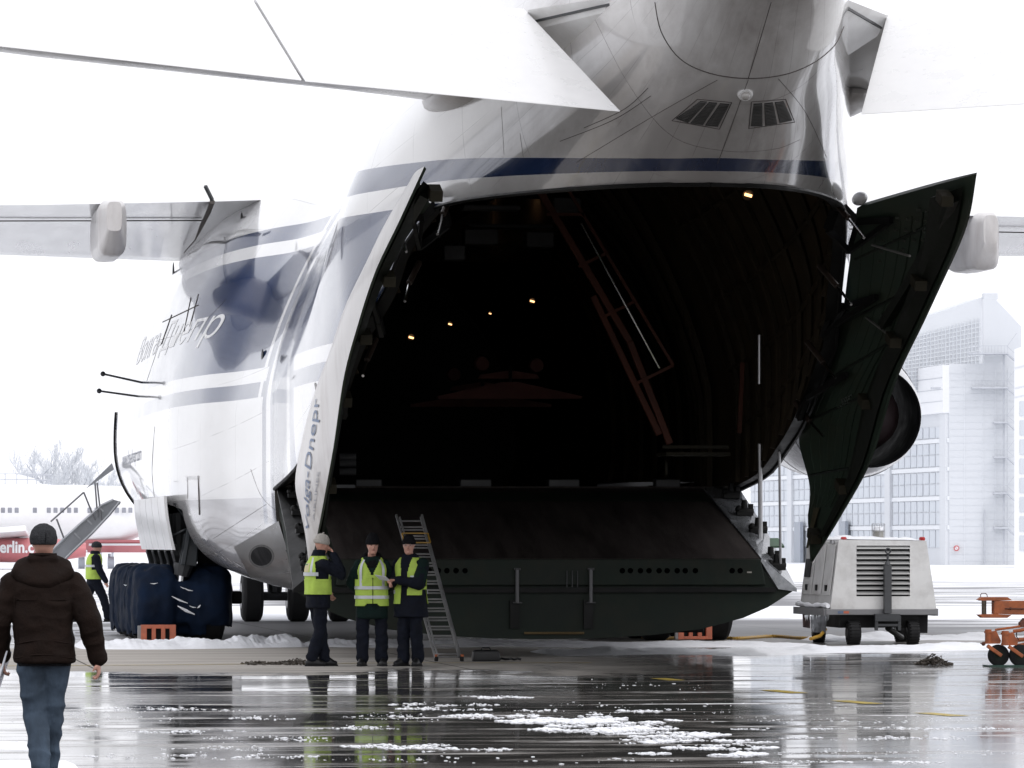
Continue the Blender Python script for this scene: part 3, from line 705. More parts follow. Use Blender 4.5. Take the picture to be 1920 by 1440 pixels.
# ------------------------------------------------------------------ TAIL: stabilisers, elevators, vents, light
STABW = M('stabiliser_white', (.80, .80, .80), .3, coat=.3, var=.04)
for s_ in (-1, 1):
    def foil(le, te, th):
        le, te = Vector(le), Vector(te); r = []
        for k in range(13):
            t = k / 12; r.append(le.lerp(te, t) + Vector((0, 0, th * (math.sin(math.pi * t ** .6)) * .5)))
        for k in range(11, 0, -1):
            t = k / 12; r.append(le.lerp(te, t) - Vector((0, 0, th * (math.sin(math.pi * t ** .6)) * .5)))
        return [Vector((s_ * p.x, p.y, p.z)) for p in r]
    MB().rings([foil((1.9, 62.9, 7.55), (2.1, 57.35, 8.1), .55), foil((4, 61.4, 7.62), (4, 56.9, 8.08), .5), foil((8, 58.9, 7.72), (8, 55.6, 8.1), .4), foil((12.7, 56.3, 7.95), (12.7, 54.3, 8.15), .22)], True, True, True).build('horizontal_stabiliser', STABW, PLANE, ang=40)
    hin = [(2.24, 57.2, 8.06), (5.6, 56.2, 8.05), (5.64, 56.19, 8.05), (12.6, 54.1, 8.1)]
    tee = [(1.43, 55.0, 6.72), (5.2, 54.05, 6.93), (5.24, 54.04, 6.94), (12.4, 52.6, 7.5)]
    for a in ((0, 1), (2, 3)):
        h0, h1, t0, t1 = [Vector((s_ * q[0], q[1], q[2])) for q in (hin[a[0]], hin[a[1]], tee[a[0]], tee[a[1]])]
        n_ = Vector((0, .35, 1)).normalized()
        MB().rings([[h0 + n_ * .10, t0 + n_ * .008, t0 - n_ * .008, h0 - n_ * .12], [h1 + n_ * .09, t1 + n_ * .008, t1 - n_ * .008, h1 - n_ * .10]], True, True, True).build('elevator', STABW, PLANE, smooth=False, bevel=.01)
    # root rib fairing behind the elevator's inner end
    pr = [Vector((s_ * x, y, z)) for x, y, z in [(2.22, 57.1, 8.12), (1.25, 55.3, 8.13), (1.22, 55.4, 8.0), (1.72, 57.3, 7.62), (2.15, 57.4, 7.9)]]
    q = MB(); q.add(pr + [p + Vector((s_ * -.35, .1, 0)) for p in pr], [(0, 1, 2, 3, 4), (9, 8, 7, 6, 5)] + [(i, (i + 1) % 5, 5 + (i + 1) % 5, 5 + i) for i in range(5)])
    q.build('root_fairing', W_PAINT, PLANE, smooth=False)
    q = MB(); q.beam(pr[0].lerp(pr[4], .6), pr[1].lerp(pr[2], .5), .02, .03); q.beam(pr[3].lerp(pr[2], .1), pr[1], .03, .05); q.build('fairing_rib', DSTEEL, PLANE)
    MB().sphere((s_ * 2.5, 61.6, 7.46), (.42, 1.5, .20), 18, 10).build('root_fillet', W_DIRTY, PLANE)
# seams on the tail underside and round the tail cone
SEAMM = M('dark_panel_gap', (.10, .09, .085), .8, spec=.1)
def hull_line(pts, r, name='panel_seam', mat=None, n=16):
    out = []
    for k in range(len(pts) - 1):
        p0, p1, p2, p3 = pts[max(0, k - 1)], pts[k], pts[k + 1], pts[min(len(pts) - 1, k + 2)]
        for i in range(n):
            t = i / n; q_ = [.5 * (2 * p1[c] + (p2[c] - p0[c]) * t + (2 * p0[c] - 5 * p1[c] + 4 * p2[c] - p3[c]) * t * t + (3 * p1[c] - p0[c] - 3 * p2[c] + p3[c]) * t ** 3) for c in (0, 1)]
            if len(pts) < 3 or pts[0] == pts[-1]: q_ = [p1[c] + (p2[c] - p1[c]) * t for c in (0, 1)]
            out.append(hull_hit(q_[0], q_[1], 0.0))
    out.append(hull_hit(*pts[-1], 0.0)); return MB().path(out, r, 5).build(name, mat or SEAMM, FUS)
hull_line([(1228, 4), (1240, 60), (1275, 110), (1330, 137), (1400, 147), (1470, 140), (1525, 118), (1565, 85), (1582, 50)], .007, n=5)
hull_line([(1446, 4), (1425, 75), (1403, 147)], .005)
hull_line([(1403, 150), (1391, 182), (1366, 252), (1345, 307)], .004)
hull_line([(1345, 150), (1230, 215), (1080, 305)], .003)
hull_line([(1460, 148), (1510, 210), (1550, 295)], .003)
hull_line([(1110, 25), (1180, 160), (1260, 255), (1360, 283), (1450, 280), (1500, 262)], .002)
hull_line([(940, 200), (945, 290)], .003); hull_line([(975, 250), (982, 300)], .003)
hull_line([(1050, 265), (1150, 225), (1220, 180)], .004); hull_line([(1095, 240), (1170, 205), (1215, 165)], .004)
VB = M('vent_black', (.006, .006, .007), .8, spec=.1); VS = M('vent_slat_metal', (.10, .098, .095), .5, metal=.3)
vents = [[(1313, 190), (1326, 191), (1290, 230), (1267, 222)], [(1329, 192), (1345, 193), (1318, 234), (1294, 231)], [(1350, 194), (1368, 195), (1346, 237), (1322, 235)],
         [(1413, 195), (1429, 194), (1429, 236), (1408, 236)], [(1433, 194), (1449, 192), (1457, 232), (1435, 235)], [(1453, 192), (1469, 190), (1485, 225), (1462, 230)]]
for qd in vents:
    A, B, C_, D_ = [hull_hit(*p, .004) for p in qd]
    nrm = (B - A).cross(D_ - A).normalized()
    if nrm.y > 0: nrm = -nrm
    vo = MB().hexa([A, B, C_, D_], [p - nrm * .05 for p in (A, B, C_, D_)]).build('air_vent', VB, FUS, smooth=False)
    q = MB()
    for i in range(15):
        t = (i + .5) / 15; a = A.lerp(D_, t); b_ = B.lerp(C_, t); q.beam(a + nrm * .008, b_ + nrm * .008, .014, .012, nrm)
    sl = q.build('vent_slats', VS, vo, smooth=False); sl['kind'] = 'stuff'
for fr_ in ([(1308, 186), (1372, 192), (1349, 242), (1260, 226), (1308, 186)], [(1409, 191), (1473, 186), (1490, 229), (1404, 241), (1409, 191)]):
    hull_line(fr_, .006, n=8)
c = hull_hit(1397, 175, 0); tl = MB().revolve(c, (0, -.8, -.6), [(-.05, .10), (.03, .09), (.05, .075)], 16).build('tail_light', W_PAINT, FUS)
MB().sphere(c + Vector((0, -.04, -.03)), .055, 12, 8).build('lens', M('clear_lens', (.4, .38, .36), .1, coat=1), tl)
def hull_patch(qd, name, mat, n=14, off=.006):
    rows_p = []
    for i in range(n + 1):
        u = i / n; rows_p.append([hull_hit(*[(qd[0][c] * (1 - u) + qd[1][c] * u) * (1 - v) + (qd[3][c] * (1 - u) + qd[2][c] * u) * v for c in (0, 1)], off) for v in [j / n for j in range(n + 1)]])
    return MB().rings(rows_p, False).build(name, mat, FUS)
def hull_disc(px, py, rx, ry, name, mat, off=.012, n=24):
    q = MB(); k = [hull_hit(px + rx * math.cos(a), py + ry * math.sin(a), off) for a in [2 * math.pi * j / n for j in range(n)]]
    q.add([hull_hit(px, py, off)] + k, [(0, 1 + j, 1 + (j + 1) % n) for j in range(n)]); return q.build(name, mat, FUS)
# small things on the port flank
for (px, py, w, h) in [(492, 667, .05, .22), (415, 406, .10, .22), (453, 408, .05, .18), (325, 512, .04, .42)]:
    c = hull_hit(px, py, .0); MB().sphere(c, (.02, w * 2.2, h / 2), 18, 14).build('slot_window', DSTEEL, FUS)
hull_line([(303, 645), (322, 590)], .012); hull_line([(305, 604), (372, 572)], .010); hull_line([(345, 622), (358, 558)], .010)
hull_line([(356, 612), (372, 552)], .010); hull_line([(292, 640), (370, 612), (425, 560)], .003)
hull_line([(275, 715), (300, 640)], .003); hull_line([(470, 880), (490, 930), (520, 960)], .003)
hull_line([(290, 940), (285, 880), (290, 800)], .003); hull_line([(400, 1010), (500, 945)], .003)
hull_line([(372, 892), (374, 965)], .014, 'door_edge'); hull_line([(352, 895), (352, 935)], .005)
WHT = M('white_lettering', (.80, .80, .80), .3, coat=.3, var=.03)
def flank(Ya, Yb, za, zb): return lambda u, v: Vector((-(hull_x(Ya + (Yb - Ya) * u, za + (zb - za) * v) + .003), Ya + (Yb - Ya) * u, za + (zb - za) * v))
text_on('Волга-Днепр', flank(93.0, 79.8, 5.0, 5.65), 'flank_lettering', WHT, FUS, shear=.35)
text_on('www.volga-dnepr.com', flank(96, 89, 3.15, 3.5), 'flank_lettering', M('grey_lettering', (.30, .32, .38), .4), FUS, bold=.01)
# antenna probes and the open crew door's edge
for (a, b_) in (((265, 717), (193, 701)), ((258, 743), (186, 733))):
    p0 = hull_hit(*a, 0); p1 = P(*b_, p0.y + .6); q = MB().path([p0, p1], .022, 6); q.sphere(p1, .05, 8, 6); q.build('probe', DSTEEL, PLANE)
dk = []
for i in range(24):
    z = 4.4 - 2.1 * i / 23; dk.append(Vector((-(hull_x(99.3, z) + .012), 99.3, z)))
MB().path(dk, .03, 6).build('crew_door_edge', BLACKM, PLANE)
STP = M('dull_steel_panel', (.12, .115, .11), .35, metal=.3, var=.35, vsc=4, stretch=(1, .3, 1))
hull_patch(((438, 1026), (522, 977), (551, 1072), (470, 1084)), 'steel_panel', STP)
hull_disc(490, 1043, 24, 22, 'exhaust_ring', M('sooty_ring', (.05, .048, .046), .6), .03)
hull_disc(490, 1043, 20, 18, 'exhaust_port', VB, .05)

# ------------------------------------------------------------------ WINGS, flap fairings, engine
def wing_ring(X, le, te, zle, zte, th, s_):
    up, dn = [], []
    for k in range(17):
        t = k / 16; y = le + (te - le) * t; zc = zle + (zte - zle) * t
        e = (1 - (1 - min(1, t / .12)) ** 2) ** .5 if t < .12 else 1
        camber = th * .42 * math.sin(math.pi * t ** .85)
        up.append(Vector((s_ * X, y, zc + camber + th * .62 * e * (1 - t ** 2.2))))
        dn.append(Vector((s_ * X, y, zc + camber * .25 - th * .14 * e * (1 - t ** 1.5))))
    return up + list(reversed(dn[1:-1]))
for s_ in (-1, 1):
    st = [(1.0, 97.5, 83.0, 7.55, 7.75, 1.6), (3.9, 96.0, 83.0, 7.42, 7.62, 1.55), (7.0, 94.0, 82.9, 7.38, 7.52, 1.35), (11, 91.4, 82.2, 7.35, 7.42, 1.15), (20, 85.5, 79.8, 7.1, 7.15, .8), (34, 76.8, 73.6, 6.6, 6.6, .35)]
    W = MB().rings([wing_ring(*q, s_) for q in st], True, True, True).build('wing', GREY_PAINT, PLANE, ang=45)
    W.data.materials.append(W_PAINT)
    for p in W.data.polygons:
        if p.normal.z > .02: p.material_index = 1
    q = MB(); q.beam((s_ * 3.9, 87.1, 7.56), (s_ * 11, 85.3, 7.36), .03, .02); q.build('flap_gap', SEAMM, W)
    for (X, Yt, ln, w, d) in ((5.8, 81.6, 6.5, .24, .66), (9.55, 82.0, 4.4, .24, .70)):
        rg = []
        for k in range(13):
            t = k / 12; y = Yt + ln * t; sc = (min(1, (t + .012) / .05)) ** .45 * (1 - max(0, (t - .35) / .68) ** 2 * .95); zt = 7.72 - .1 * X / 6
            rg.append([Vector((s_ * X + w * sc * (abs(math.cos(a)) ** .45) * (1 if math.cos(a) > 0 else -1), y, zt - .2 - d * .5 * sc + d * .72 * sc * (abs(math.sin(a)) ** .5) * (1 if math.sin(a) > 0 else -1))) for a in [2 * math.pi * j / 20 for j in range(20)]])
        MB().rings(rg, True, True, True).build('flap_track_fairing', W_DIRTY, PLANE, ang=50)
MB().path([P(398, 378, 82.9), P(390, 400, 84.4), P(378, 424, 86.2), P(366, 450, 89.5), P(345, 474, 93)], [.05, .045, .04, .012, .01], 5).build('flap_root_seal', SEAMM, PLANE)
MB().beam(P(385, 349, 82.4), P(398, 375, 82.6), .05, .05).build('flap_root_stub', DSTEEL, PLANE)
ECW = M('nacelle_paint', (.52, .53, .56), .25, coat=.5, var=.1)
ax = Vector((0, 1, .08)).normalized(); ec = Vector((8.28, 86.0, 4.0))
EN = MB().revolve(ec, ax, [(0, .93), (.5, 1.05), (1.5, 1.22), (3, 1.36), (4.6, 1.40), (6, 1.36), (6.5, 1.28)], 48).build('engine', ECW, PLANE)
EN.data.materials.append(VB)
bmx = bmesh.new(); bmx.from_mesh(EN.data)
bmesh.ops.delete(bmx, geom=[f for f in bmx.faces if len(f.verts) > 8], context='FACES_ONLY'); bmx.to_mesh(EN.data); bmx.free()
def open_tube(c, ax_, prof, n=48):
    q = MB(); a = Vector(ax_).normalized(); x = a.cross(Vector((0, 0, 1))).normalized(); y = a.cross(x)
    return q.rings([[Vector(c) + a * t + (x * math.cos(2 * math.pi * j / n) + y * math.sin(2 * math.pi * j / n)) * r for j in range(n)] for t, r in prof], True)
open_tube(ec, ax, [(0, .93), (.01, .90), (1.5, 1.05), (5, 1.15), (6.45, 1.26)]).build('nozzle_duct', VB, EN)
MB().revolve(ec, ax, [(-.3, .10), (.1, .42), (.4, .60), (1.8, .85), (2.5, .9)], 32).build('core_cowl', M('burnt_red_core', (.014, .007, .008), .5, metal=.2), EN)
MB().box((8.28, 90.2, 6.2), (.3, 6.5, 1.9)).build('engine_pylon', ECW, PLANE, bevel=.08)
for t in (1.5, 3.4):
    rad = 1.225 if t < 2 else 1.375
    open_tube(ec, ax, [(t, rad), (t + .02, rad + .008), (t + .04, rad)]).build('cowl_gap', SEAMM, EN)

# ------------------------------------------------------------------ LANDING GEAR
def wheel(mb, c, r, w, n=26):
    c = Vector(c); mb.revolve(c - Vector((w / 2, 0, 0)), (1, 0, 0), [(0, r * .80), (.03, r * .93), (w * .18, r), (w * .82, r), (w - .03, r * .93), (w, r * .80)], n)
def hubm(mb, c, r, w):
    c = Vector(c); mb.revolve(c - Vector((w / 2 + .01, 0, 0)), (1, 0, 0), [(0, r * .2), (.0, r * .5), (w + .02, r * .5), (w + .02, r * .2)], 18)
rows = [82.7 + 1.7 * k for k in range(5)]
GM = M('gear_grey', (.16, .165, .17), .4, metal=.3)
for s_ in (-1, 1):
    xo, xi = (-5.06, -4.10) if s_ < 0 else (4.75, 3.7)
    for y in rows:
        q = MB(); q.tube((xo, y, .64), (xi, y, .64), .1); q.tube(((xo + xi) / 2, y, .64), ((xo + xi) / 2, y + .25, 2.2), .11, .13)
        L = q.build('main_gear_leg', DSTEEL, PLANE)
        for x in (xo, xi):
            q = MB(); wheel(q, (x, y, .64), .64, .5); t_ = q.build('wheel', RUBBER, L); q = MB(); hubm(q, (x, y, .64), .64, .5); q.build('hub', GM, t_)
    # wheel bay box
    xb0, xb1 = (-4.75, -2.5) if s_ < 0 else (2.5, 4.75)
    q = MB(); c = [(xb0, 81.6, 1.2), (xb1, 81.6, 1.2), (xb1, 90.6, 1.2), (xb0, 90.6, 1.2)]
    q.add([(x, y, z) for z in (1.25, 2.75) for x, y in ((xb0 if s_ > 0 else xb1, 81.58), (xb0 if s_ > 0 else xb1, 90.62), (xb1 if s_ > 0 else xb0, 90.62), (xb1 if s_ > 0 else xb0, 81.58))],
          [(0, 1, 5, 4), (4, 5, 6, 7)])
    q.add([(s_ * x, 90.6, z) for x, z in ((2.5, 1.25), (3.7, 1.25), (3.9, 2.7), (2.5, 2.7))], [(0, 1, 2, 3)])
    q.build('wheel_bay', BLACKM, PLANE, smooth=False)
# port bay doors, one per wheel, with its link fork
for k, y in enumerate(rows):
    pts = []
    for i in range(9):
        t = i / 8; z = 2.50 - .92 * t; x = -4.93 + .15 * t ** 1.6; pts.append((x, z))
    a = [Vector((x, y - .82, z)) for x, z in pts]; b_ = [Vector((x, y + .82, z)) for x, z in pts]
    q = MB(); q.rings([a, b_, [p + Vector((.05, 0, 0)) for p in b_], [p + Vector((.05, 0, 0)) for p in a], a], False)
    gd = q.build('gear_bay_door', W_PAINT, PLANE, ang=40)
    q = MB(); q.beam((-4.74, y - .45, 1.62), (-4.58, y - .1, 1.15), .05, .22); q.beam((-4.62, y - .15, 1.25), (-4.56, y - .1, .95), .09, .10); q.build('door_link_fork', GM, gd, bevel=.015)
    MB().beam((-4.86, y - .45, 2.1), (-4.74, y - .45, 2.0), .02, .03).build('door_clip', DSTEEL, gd) if False else None
q = MB(); q.add([P(351, 893, 81.5), P(376, 893, 81.3), P(379, 966, 81.2), P(354, 966, 81.5)], [(0, 1, 2, 3)])
hp = [hull_hit(348, 892, .03), hull_hit(373, 892, .03)]
bx = [hp[0], hp[1], P(378, 967, hp[1].y), P(354, 967, hp[0].y)]
MB().hexa(bx, [p + Vector((.04, .02, 0)) for p in bx]).build('aft_bay_door', W_PAINT, PLANE, smooth=False, bevel=.01)
q = MB(); q.hexa([P(344, 1000, 82.2), P(374, 1000, 82.2), P(369, 1062, 82.2), P(334, 1062, 82.2)], [P(344, 1000, 82.9), P(374, 1000, 82.9), P(369, 1062, 82.9), P(334, 1062, 82.9)])
q.beam(P(327, 943, 82.2), P(356, 985, 82.2), .04, .04); q.beam(P(322, 1005, 82.2), P(358, 988, 82.2), .04, .04); q.beam(P(357, 975, 82.1), P(343, 1060, 82.1), .07, .09)
q.beam(P(360, 980, 82.2), P(376, 1000, 82.4), .1, .1)
q.build('shock_strut_housing', M('blue_grey_gear_paint', (.035, .042, .048), .4, metal=.2, coat=.3), PLANE, bevel=.02)
MB().tube(P(340, 1076, 82.3), P(338, 1094, 82.3), .06).build('oleo_piston', CHROME, PLANE)
MB().tube(P(345, 1058, 82.3), P(340, 1080, 82.3), .17, .13).build('strut_collar', DSTEEL, PLANE)
MB().box(P(442, 1120, 83.5), (.18, .5, .22)).build('brake_unit', BLACKM, PLANE, bevel=.03)
# nose gear
for x in (472, 558, 636, 716):
    c = P(x, 1118, 103.6); c.z = .56
    q = MB(); wheel(q, c, .56, .45); t_ = q.build('nose_wheel', RUBBER, PLANE); q = MB(); hubm(q, c, .56, .45); q.build('hub', GM, t_)
q = MB(); q.tube(P(460, 1118, 103.6), P(730, 1118, 103.6), .1)
for x in (515, 676):
    q.tube(P(x, 1118, 103.6), P(x, 1075, 104), .14, .2)
q.build('nose_gear_leg', DSTEEL, PLANE)

# boarding stairs hanging from the crew door
ST = M('stair_aluminium', (.34, .35, .37), .35, metal=.5, var=.15); Ys = 98.6
STAIR = MB()
topA, botA = P(222, 938, Ys), P(60, 1075, Ys)
side_top = [P(213, 937, Ys), P(190, 948, Ys), P(150, 983, Ys), P(118, 1012, Ys), P(90, 1040, Ys), P(40, 1092, Ys), P(-20, 1160, Ys)]
side_bot = [P(225, 940, Ys), P(205, 965, Ys), P(172, 1000, Ys), P(135, 1035, Ys), P(108, 1062, Ys), P(58, 1112, Ys), P(0, 1168, Ys)]
STAIR.rings([side_top, side_bot, [p + Vector((0, .05, 0)) for p in side_bot], [p + Vector((0, .05, 0)) for p in side_top], side_top], False)
SO = STAIR.build('boarding_stairs', ST, PLANE, ang=30)
q = MB(); q.rings([[p + Vector((0, .9, 0)) for p in side_top], [p + Vector((0, .9, 0)) for p in side_bot]], False); q.build('far_stringer', ST, SO)
q = MB(); q.path([p + Vector((0, -.02, 0)) for p in side_top[:6]], .035, 6); q.path([p + Vector((0, -.02, 0)) for p in side_bot[:6]], .03, 6); q.build('stringer_flange', M('pale_edge_metal', (.5, .51, .53), .35, metal=.4), SO)
for i in range(14):
    t = (i + .5) / 14; a = topA.lerp(P(-10, 1165, Ys), t); MB().box(a + Vector((0, .45, .02)), (.26, .86, .035)).build('tread', M('tread_metal', (.28, .28, .29), .4, metal=.5), SO)
q = MB()
for (a, b_) in (((157, 923), (95, 978)), ((157, 923), (178, 975)), ((106, 973), (120, 1010)), ((178, 905), (183, 970)), ((182, 905), (190, 975))): q.tube(P(*a, Ys - .03), P(*b_, Ys - .03), .02, n=6)
q.build('handrail', M('rail_grey', (.22, .22, .23), .35, metal=.5), SO)
q = MB(); q.hexa([P(210, 868, Ys), P(214, 880, Ys), P(180, 904, Ys), P(160, 917, Ys)], [p + Vector((0, .05, 0)) for p in (P(210, 868, Ys), P(214, 880, Ys), P(180, 904, Ys), P(160, 917, Ys))]); q.build('stair_arm', ST, SO, smooth=False)
for (x, y, l_) in ((143, 1003, 18), (167, 978, 12), (190, 955, 9)):
    MB().beam(P(x - 4, y - 4, Ys - .03), P(x + l_ * .45, y + l_ * .45, Ys - .03), .03, .03).build('stringer_stiffener', M('pale_edge_metal', (.5, .51, .53)), SO)
#PART2
# ------------------------------------------------------------------ BACKGROUND: hangars, airliner, round building, trees
HG = M('haze_pale_hangar_cladding', (.66, .68, .71), .6, var=.05, vsc=.15, spec=.3)  # haze painted in: hangar cladding, glass, rail and gate colours are paled
HGW = M('white_hangar_fascia', (.80, .81, .83), .5, var=.04, vsc=.2, spec=.3)
HGL = M('haze_pale_hangar_glass', (.62, .65, .69), .6, var=.10, vsc=.6, spec=.1, stretch=(1, 1, .2))
HGF = M('hangar_window_frame', (.76, .78, .81), .5, var=.04)
HGD = M('hangar_rail_grey', (.50, .52, .56), .5, var=.1)
HGG = M('hangar_gate_grey', (.33, .36, .41), .5, var=.1)
def wall_pt(px, D, z=0.0):     # point over the apron at picture column px and distance D
    p = ray(px, HZ); q = CL + p * (D / p.y); return Vector((q.x, q.y, z))
DR = 361.0
A0, A1 = wall_pt(1408, 425), wall_pt(1780, DR)
hang = thing('hangar', 'big pale glazed hangar with stair landings behind the white ground power unit', 'hangar', tuple((A0 + A1) / 2))
ud = (A1 - A0).normalized(); nd = Vector((ud.y, -ud.x, 0));  L_ = (A1 - A0).length
if nd.y > 0: nd = -nd
def wp(u, z, o=0.0): return A0 + ud * u + nd * o + Vector((0, 0, z))
ZD, ZF = 11.7, 15.4
q = MB(); q.hexa([wp(0, 0), wp(L_, 0), wp(L_, ZD), wp(0, ZD)], [wp(0, 0, -3), wp(L_, 0, -3), wp(L_, ZD, -3), wp(0, ZD, -3)]); q.build('gate_wall', HG, hang, smooth=False)
# glazing: columns of panes in rows between white bands
ncol = 36; bw = L_ / ncol; band_z = [2.9, 5.15, 7.4, 9.6]; rows_z = [(.35, 1.2), (1.35, 2.7), (3.15, 4.05), (4.12, 4.95), (5.4, 6.25), (6.32, 7.15), (7.65, 8.5), (8.57, 9.4), (9.85, 10.7)]
pane = None
for r_i, (za, zb_) in enumerate(rows_z[1:]):
    for c_i in range(ncol):
        if c_i % 9 == 8: continue
        if pane is None or pane[0] != round(zb_ - za, 2):
            mb = MB(); w = bw * .86; h = zb_ - za
            mb.hexa([Vector((0, 0, 0)), ud * w, ud * w + Vector((0, 0, h)), Vector((0, 0, h))], [Vector((0, 0, 0)) + nd * .06, ud * w + nd * .06, ud * w + Vector((0, 0, h)) + nd * .06, Vector((0, 0, h)) + nd * .06])
            pane = (round(h, 2), mb.mesh('pane', HGL, False))
        inst(pane[1], 'pane', hang, loc=wp(c_i * bw + bw * .07, za, .01 + .02 * random.random()))
for z in band_z: MB().hexa([wp(0, z - .16), wp(L_, z - .16), wp(L_, z + .16), wp(0, z + .16)], [wp(0, z - .16, .14), wp(L_, z - .16, .14), wp(L_, z + .16, .14), wp(0, z + .16, .14)]).build('window_band', HGF, hang, smooth=False)
for c_i in range(8, ncol, 9):
    a = c_i * bw + bw * .05; MB().hexa([wp(a, 0), wp(a + bw * .9, 0), wp(a + bw * .9, ZD), wp(a, ZD)], [wp(a, 0, .3), wp(a + bw * .9, 0, .3), wp(a + bw * .9, ZD, .3), wp(a, ZD, .3)]).build('gate_post', HG, hang, smooth=False)
for (u0, u1) in ((18.1, 20.2), (33.5, 35.2)):
    MB().hexa([wp(u0, 0, .32), wp(u1, 0, .32), wp(u1, 3.5, .32), wp(u0, 3.5, .32)], [wp(u0, 0, .6), wp(u1, 0, .6), wp(u1, 3.5, .6), wp(u0, 3.5, .6)]).build('gate_buffer', HGG, hang, smooth=False)
MB().hexa([wp(-2, ZD, .5), wp(L_, ZD, .5), wp(L_, ZF, .5), wp(-2, ZF - .4, .5)], [wp(-2, ZD, -4), wp(L_, ZD, -4), wp(L_, ZF, -4), wp(-2, ZF - .4, -4)]).build('fascia', HGW, hang, smooth=False)
for z in (12.6, 13.5, 14.4): MB().hexa([wp(-2, z, .5), wp(L_, z, .5), wp(L_, z + .04, .5), wp(-2, z + .04, .5)], [wp(-2, z, .53), wp(L_, z, .53), wp(L_, z + .04, .53), wp(-2, z + .04, .53)]).build('cladding_joint', HGD, hang, smooth=False)
# side wall with the stairs: front plane runs right from A1
B1 = wall_pt(1915, DR - 1); sd_ = (B1 - A1).normalized(); sn_ = Vector((sd_.y, -sd_.x, 0)); sn_ = -sn_ if sn_.y > 0 else sn_
def sp(px, py, o=0.0):
    p = ray(px, py); t = ((A1 - CL).dot(sn_)) / p.dot(sn_); return CL + p * t + sn_ * o
def quad_slab(name, pts, th, mat, par=None, **k):
    par = par or hang; a = [sp(*p) + sn_ * k.get('o', 0) for p in pts]
    n_ = len(a); q = MB(); q.poly_extrude(a, sn_ * -th); return q.build(name, mat, par, smooth=False)
base = lambda px: sp(px, 1018 + 1.7 * 24.7)
quad_slab('stair_tower_wall', [(1780, 1061), (1915, 1061), (1915, 612), (1868, 562), (1844, 560), (1844, 682), (1780, 682)], 1.5, HG)
for py in range(700, 1060, 13): MB().beam(sp(1781, py, .02), sp(1904, py, .02), .03, .03).build('cladding_joint', HGF, hang)
for px in (1808, 1843, 1866, 1890): MB().beam(sp(px, 690, .02), sp(px, 1060, .02), .04, .04).build('cladding_joint', HGF, hang)
# upper glazed gable, set back
def up_(px, py): p = ray(px, py); return CL + p * (368 / p.y)
def upq(name, pts, mat, th=.4): a = [up_(*p) for p in pts]; MB().poly_extrude(a, Vector((0, th, 0))).build(name, mat, hang, smooth=False)
upq('upper_gable', [(1560, 735), (1846, 735), (1846, 556), (1740, 592), (1560, 650)], HG, 6)
q = MB()
for i in range(15):
    py = 604 + 9 * i; sl = .30
    a, b_ = up_(1625, py + (1838 - 1625) * sl * (1 - i / 16) * .75), up_(1838, py - i * 0.2); q.beam(a + Vector((0, -.1, 0)), b_ + Vector((0, -.1, 0)), .05, .05)
k_ = q.build('gable_glazing_bars', HGF, hang); k_['kind'] = 'stuff'
q = MB()
for px in range(1625, 1840, 7): q.beam(up_(px, 733) + Vector((0, -.12, 0)), up_(px, 596 + (1838 - px) * .26) + Vector((0, -.12, 0)), .05, .05)
k_ = q.build('gable_mullions', HGL, hang); k_['kind'] = 'stuff'
MB().box(up_(1856, 556), (1.1, .8, .5)).build('roof_cap', HG, hang)
# landings and zig-zag stairs
for li, (x0, py) in enumerate([(1815, 664), (1820, 728), (1862, 793), (1862, 858), (1862, 925), (1862, 990)]):
    MB().beam(sp(x0, py, .9), sp(1888, py, .9), 1.6, .12).build('stair_landing', HGD, hang)
    q = MB(); q.beam(sp(x0, py - 14, 1.6), sp(1888, py - 14, 1.6), .04, .04)
    for px in range(x0, 1889, 6): q.beam(sp(px, py - 14, 1.6), sp(px, py, 1.6), .03, .03)
    q.build('landing_rail', HGD, hang)
    q = MB(); q.beam(sp(1886, py, 1.2), sp(1904, py + 16, 1.2), .7, .12); q.beam(sp(1886, py - 13, 1.5), sp(1904, py + 3, 1.5), .04, .04); q.beam(sp(1904, py - 38, 1.5), sp(1886, py - 13, 1.5), .04, .04)
    q.build('stair_flight', HGD, hang)
MB().beam(sp(1881, 664, .8), sp(1881, 1058, .8), .15, .15).build('stair_post', HGD, hang)
MB().beam(sp(1846, 955, .3), sp(1846, 1058, .3), .10, .10).build('drain_pipe', HGD, hang)
for px, py in ((1753, 729),): MB().box(sp(px, py, 1.2), (.7, .4, .16)).build('wall_lamp', HGD, hang)
RS = M('red_sign', (.55, .09, .10), .5, var=.05); sg = sp(1793, 1028, .3)
nsg = MB().revolve(sg, sn_, [(0, .22), (.04, .22)], 20).build('no_entry_sign', RS); tag(nsg, 'small round red and white prohibition sign on the hangar wall', 'sign')
MB().revolve(sg + sn_ * .05, sn_, [(0, .14), (.02, .14)], 20).build('sign_field', HGW, nsg)
MB().beam(sg + sn_ * .08 + sd_ * -.12 + Vector((0, 0, .12)), sg + sn_ * .08 + sd_ * .12 - Vector((0, 0, .12)), .05, .02).build('sign_bar', RS, nsg)
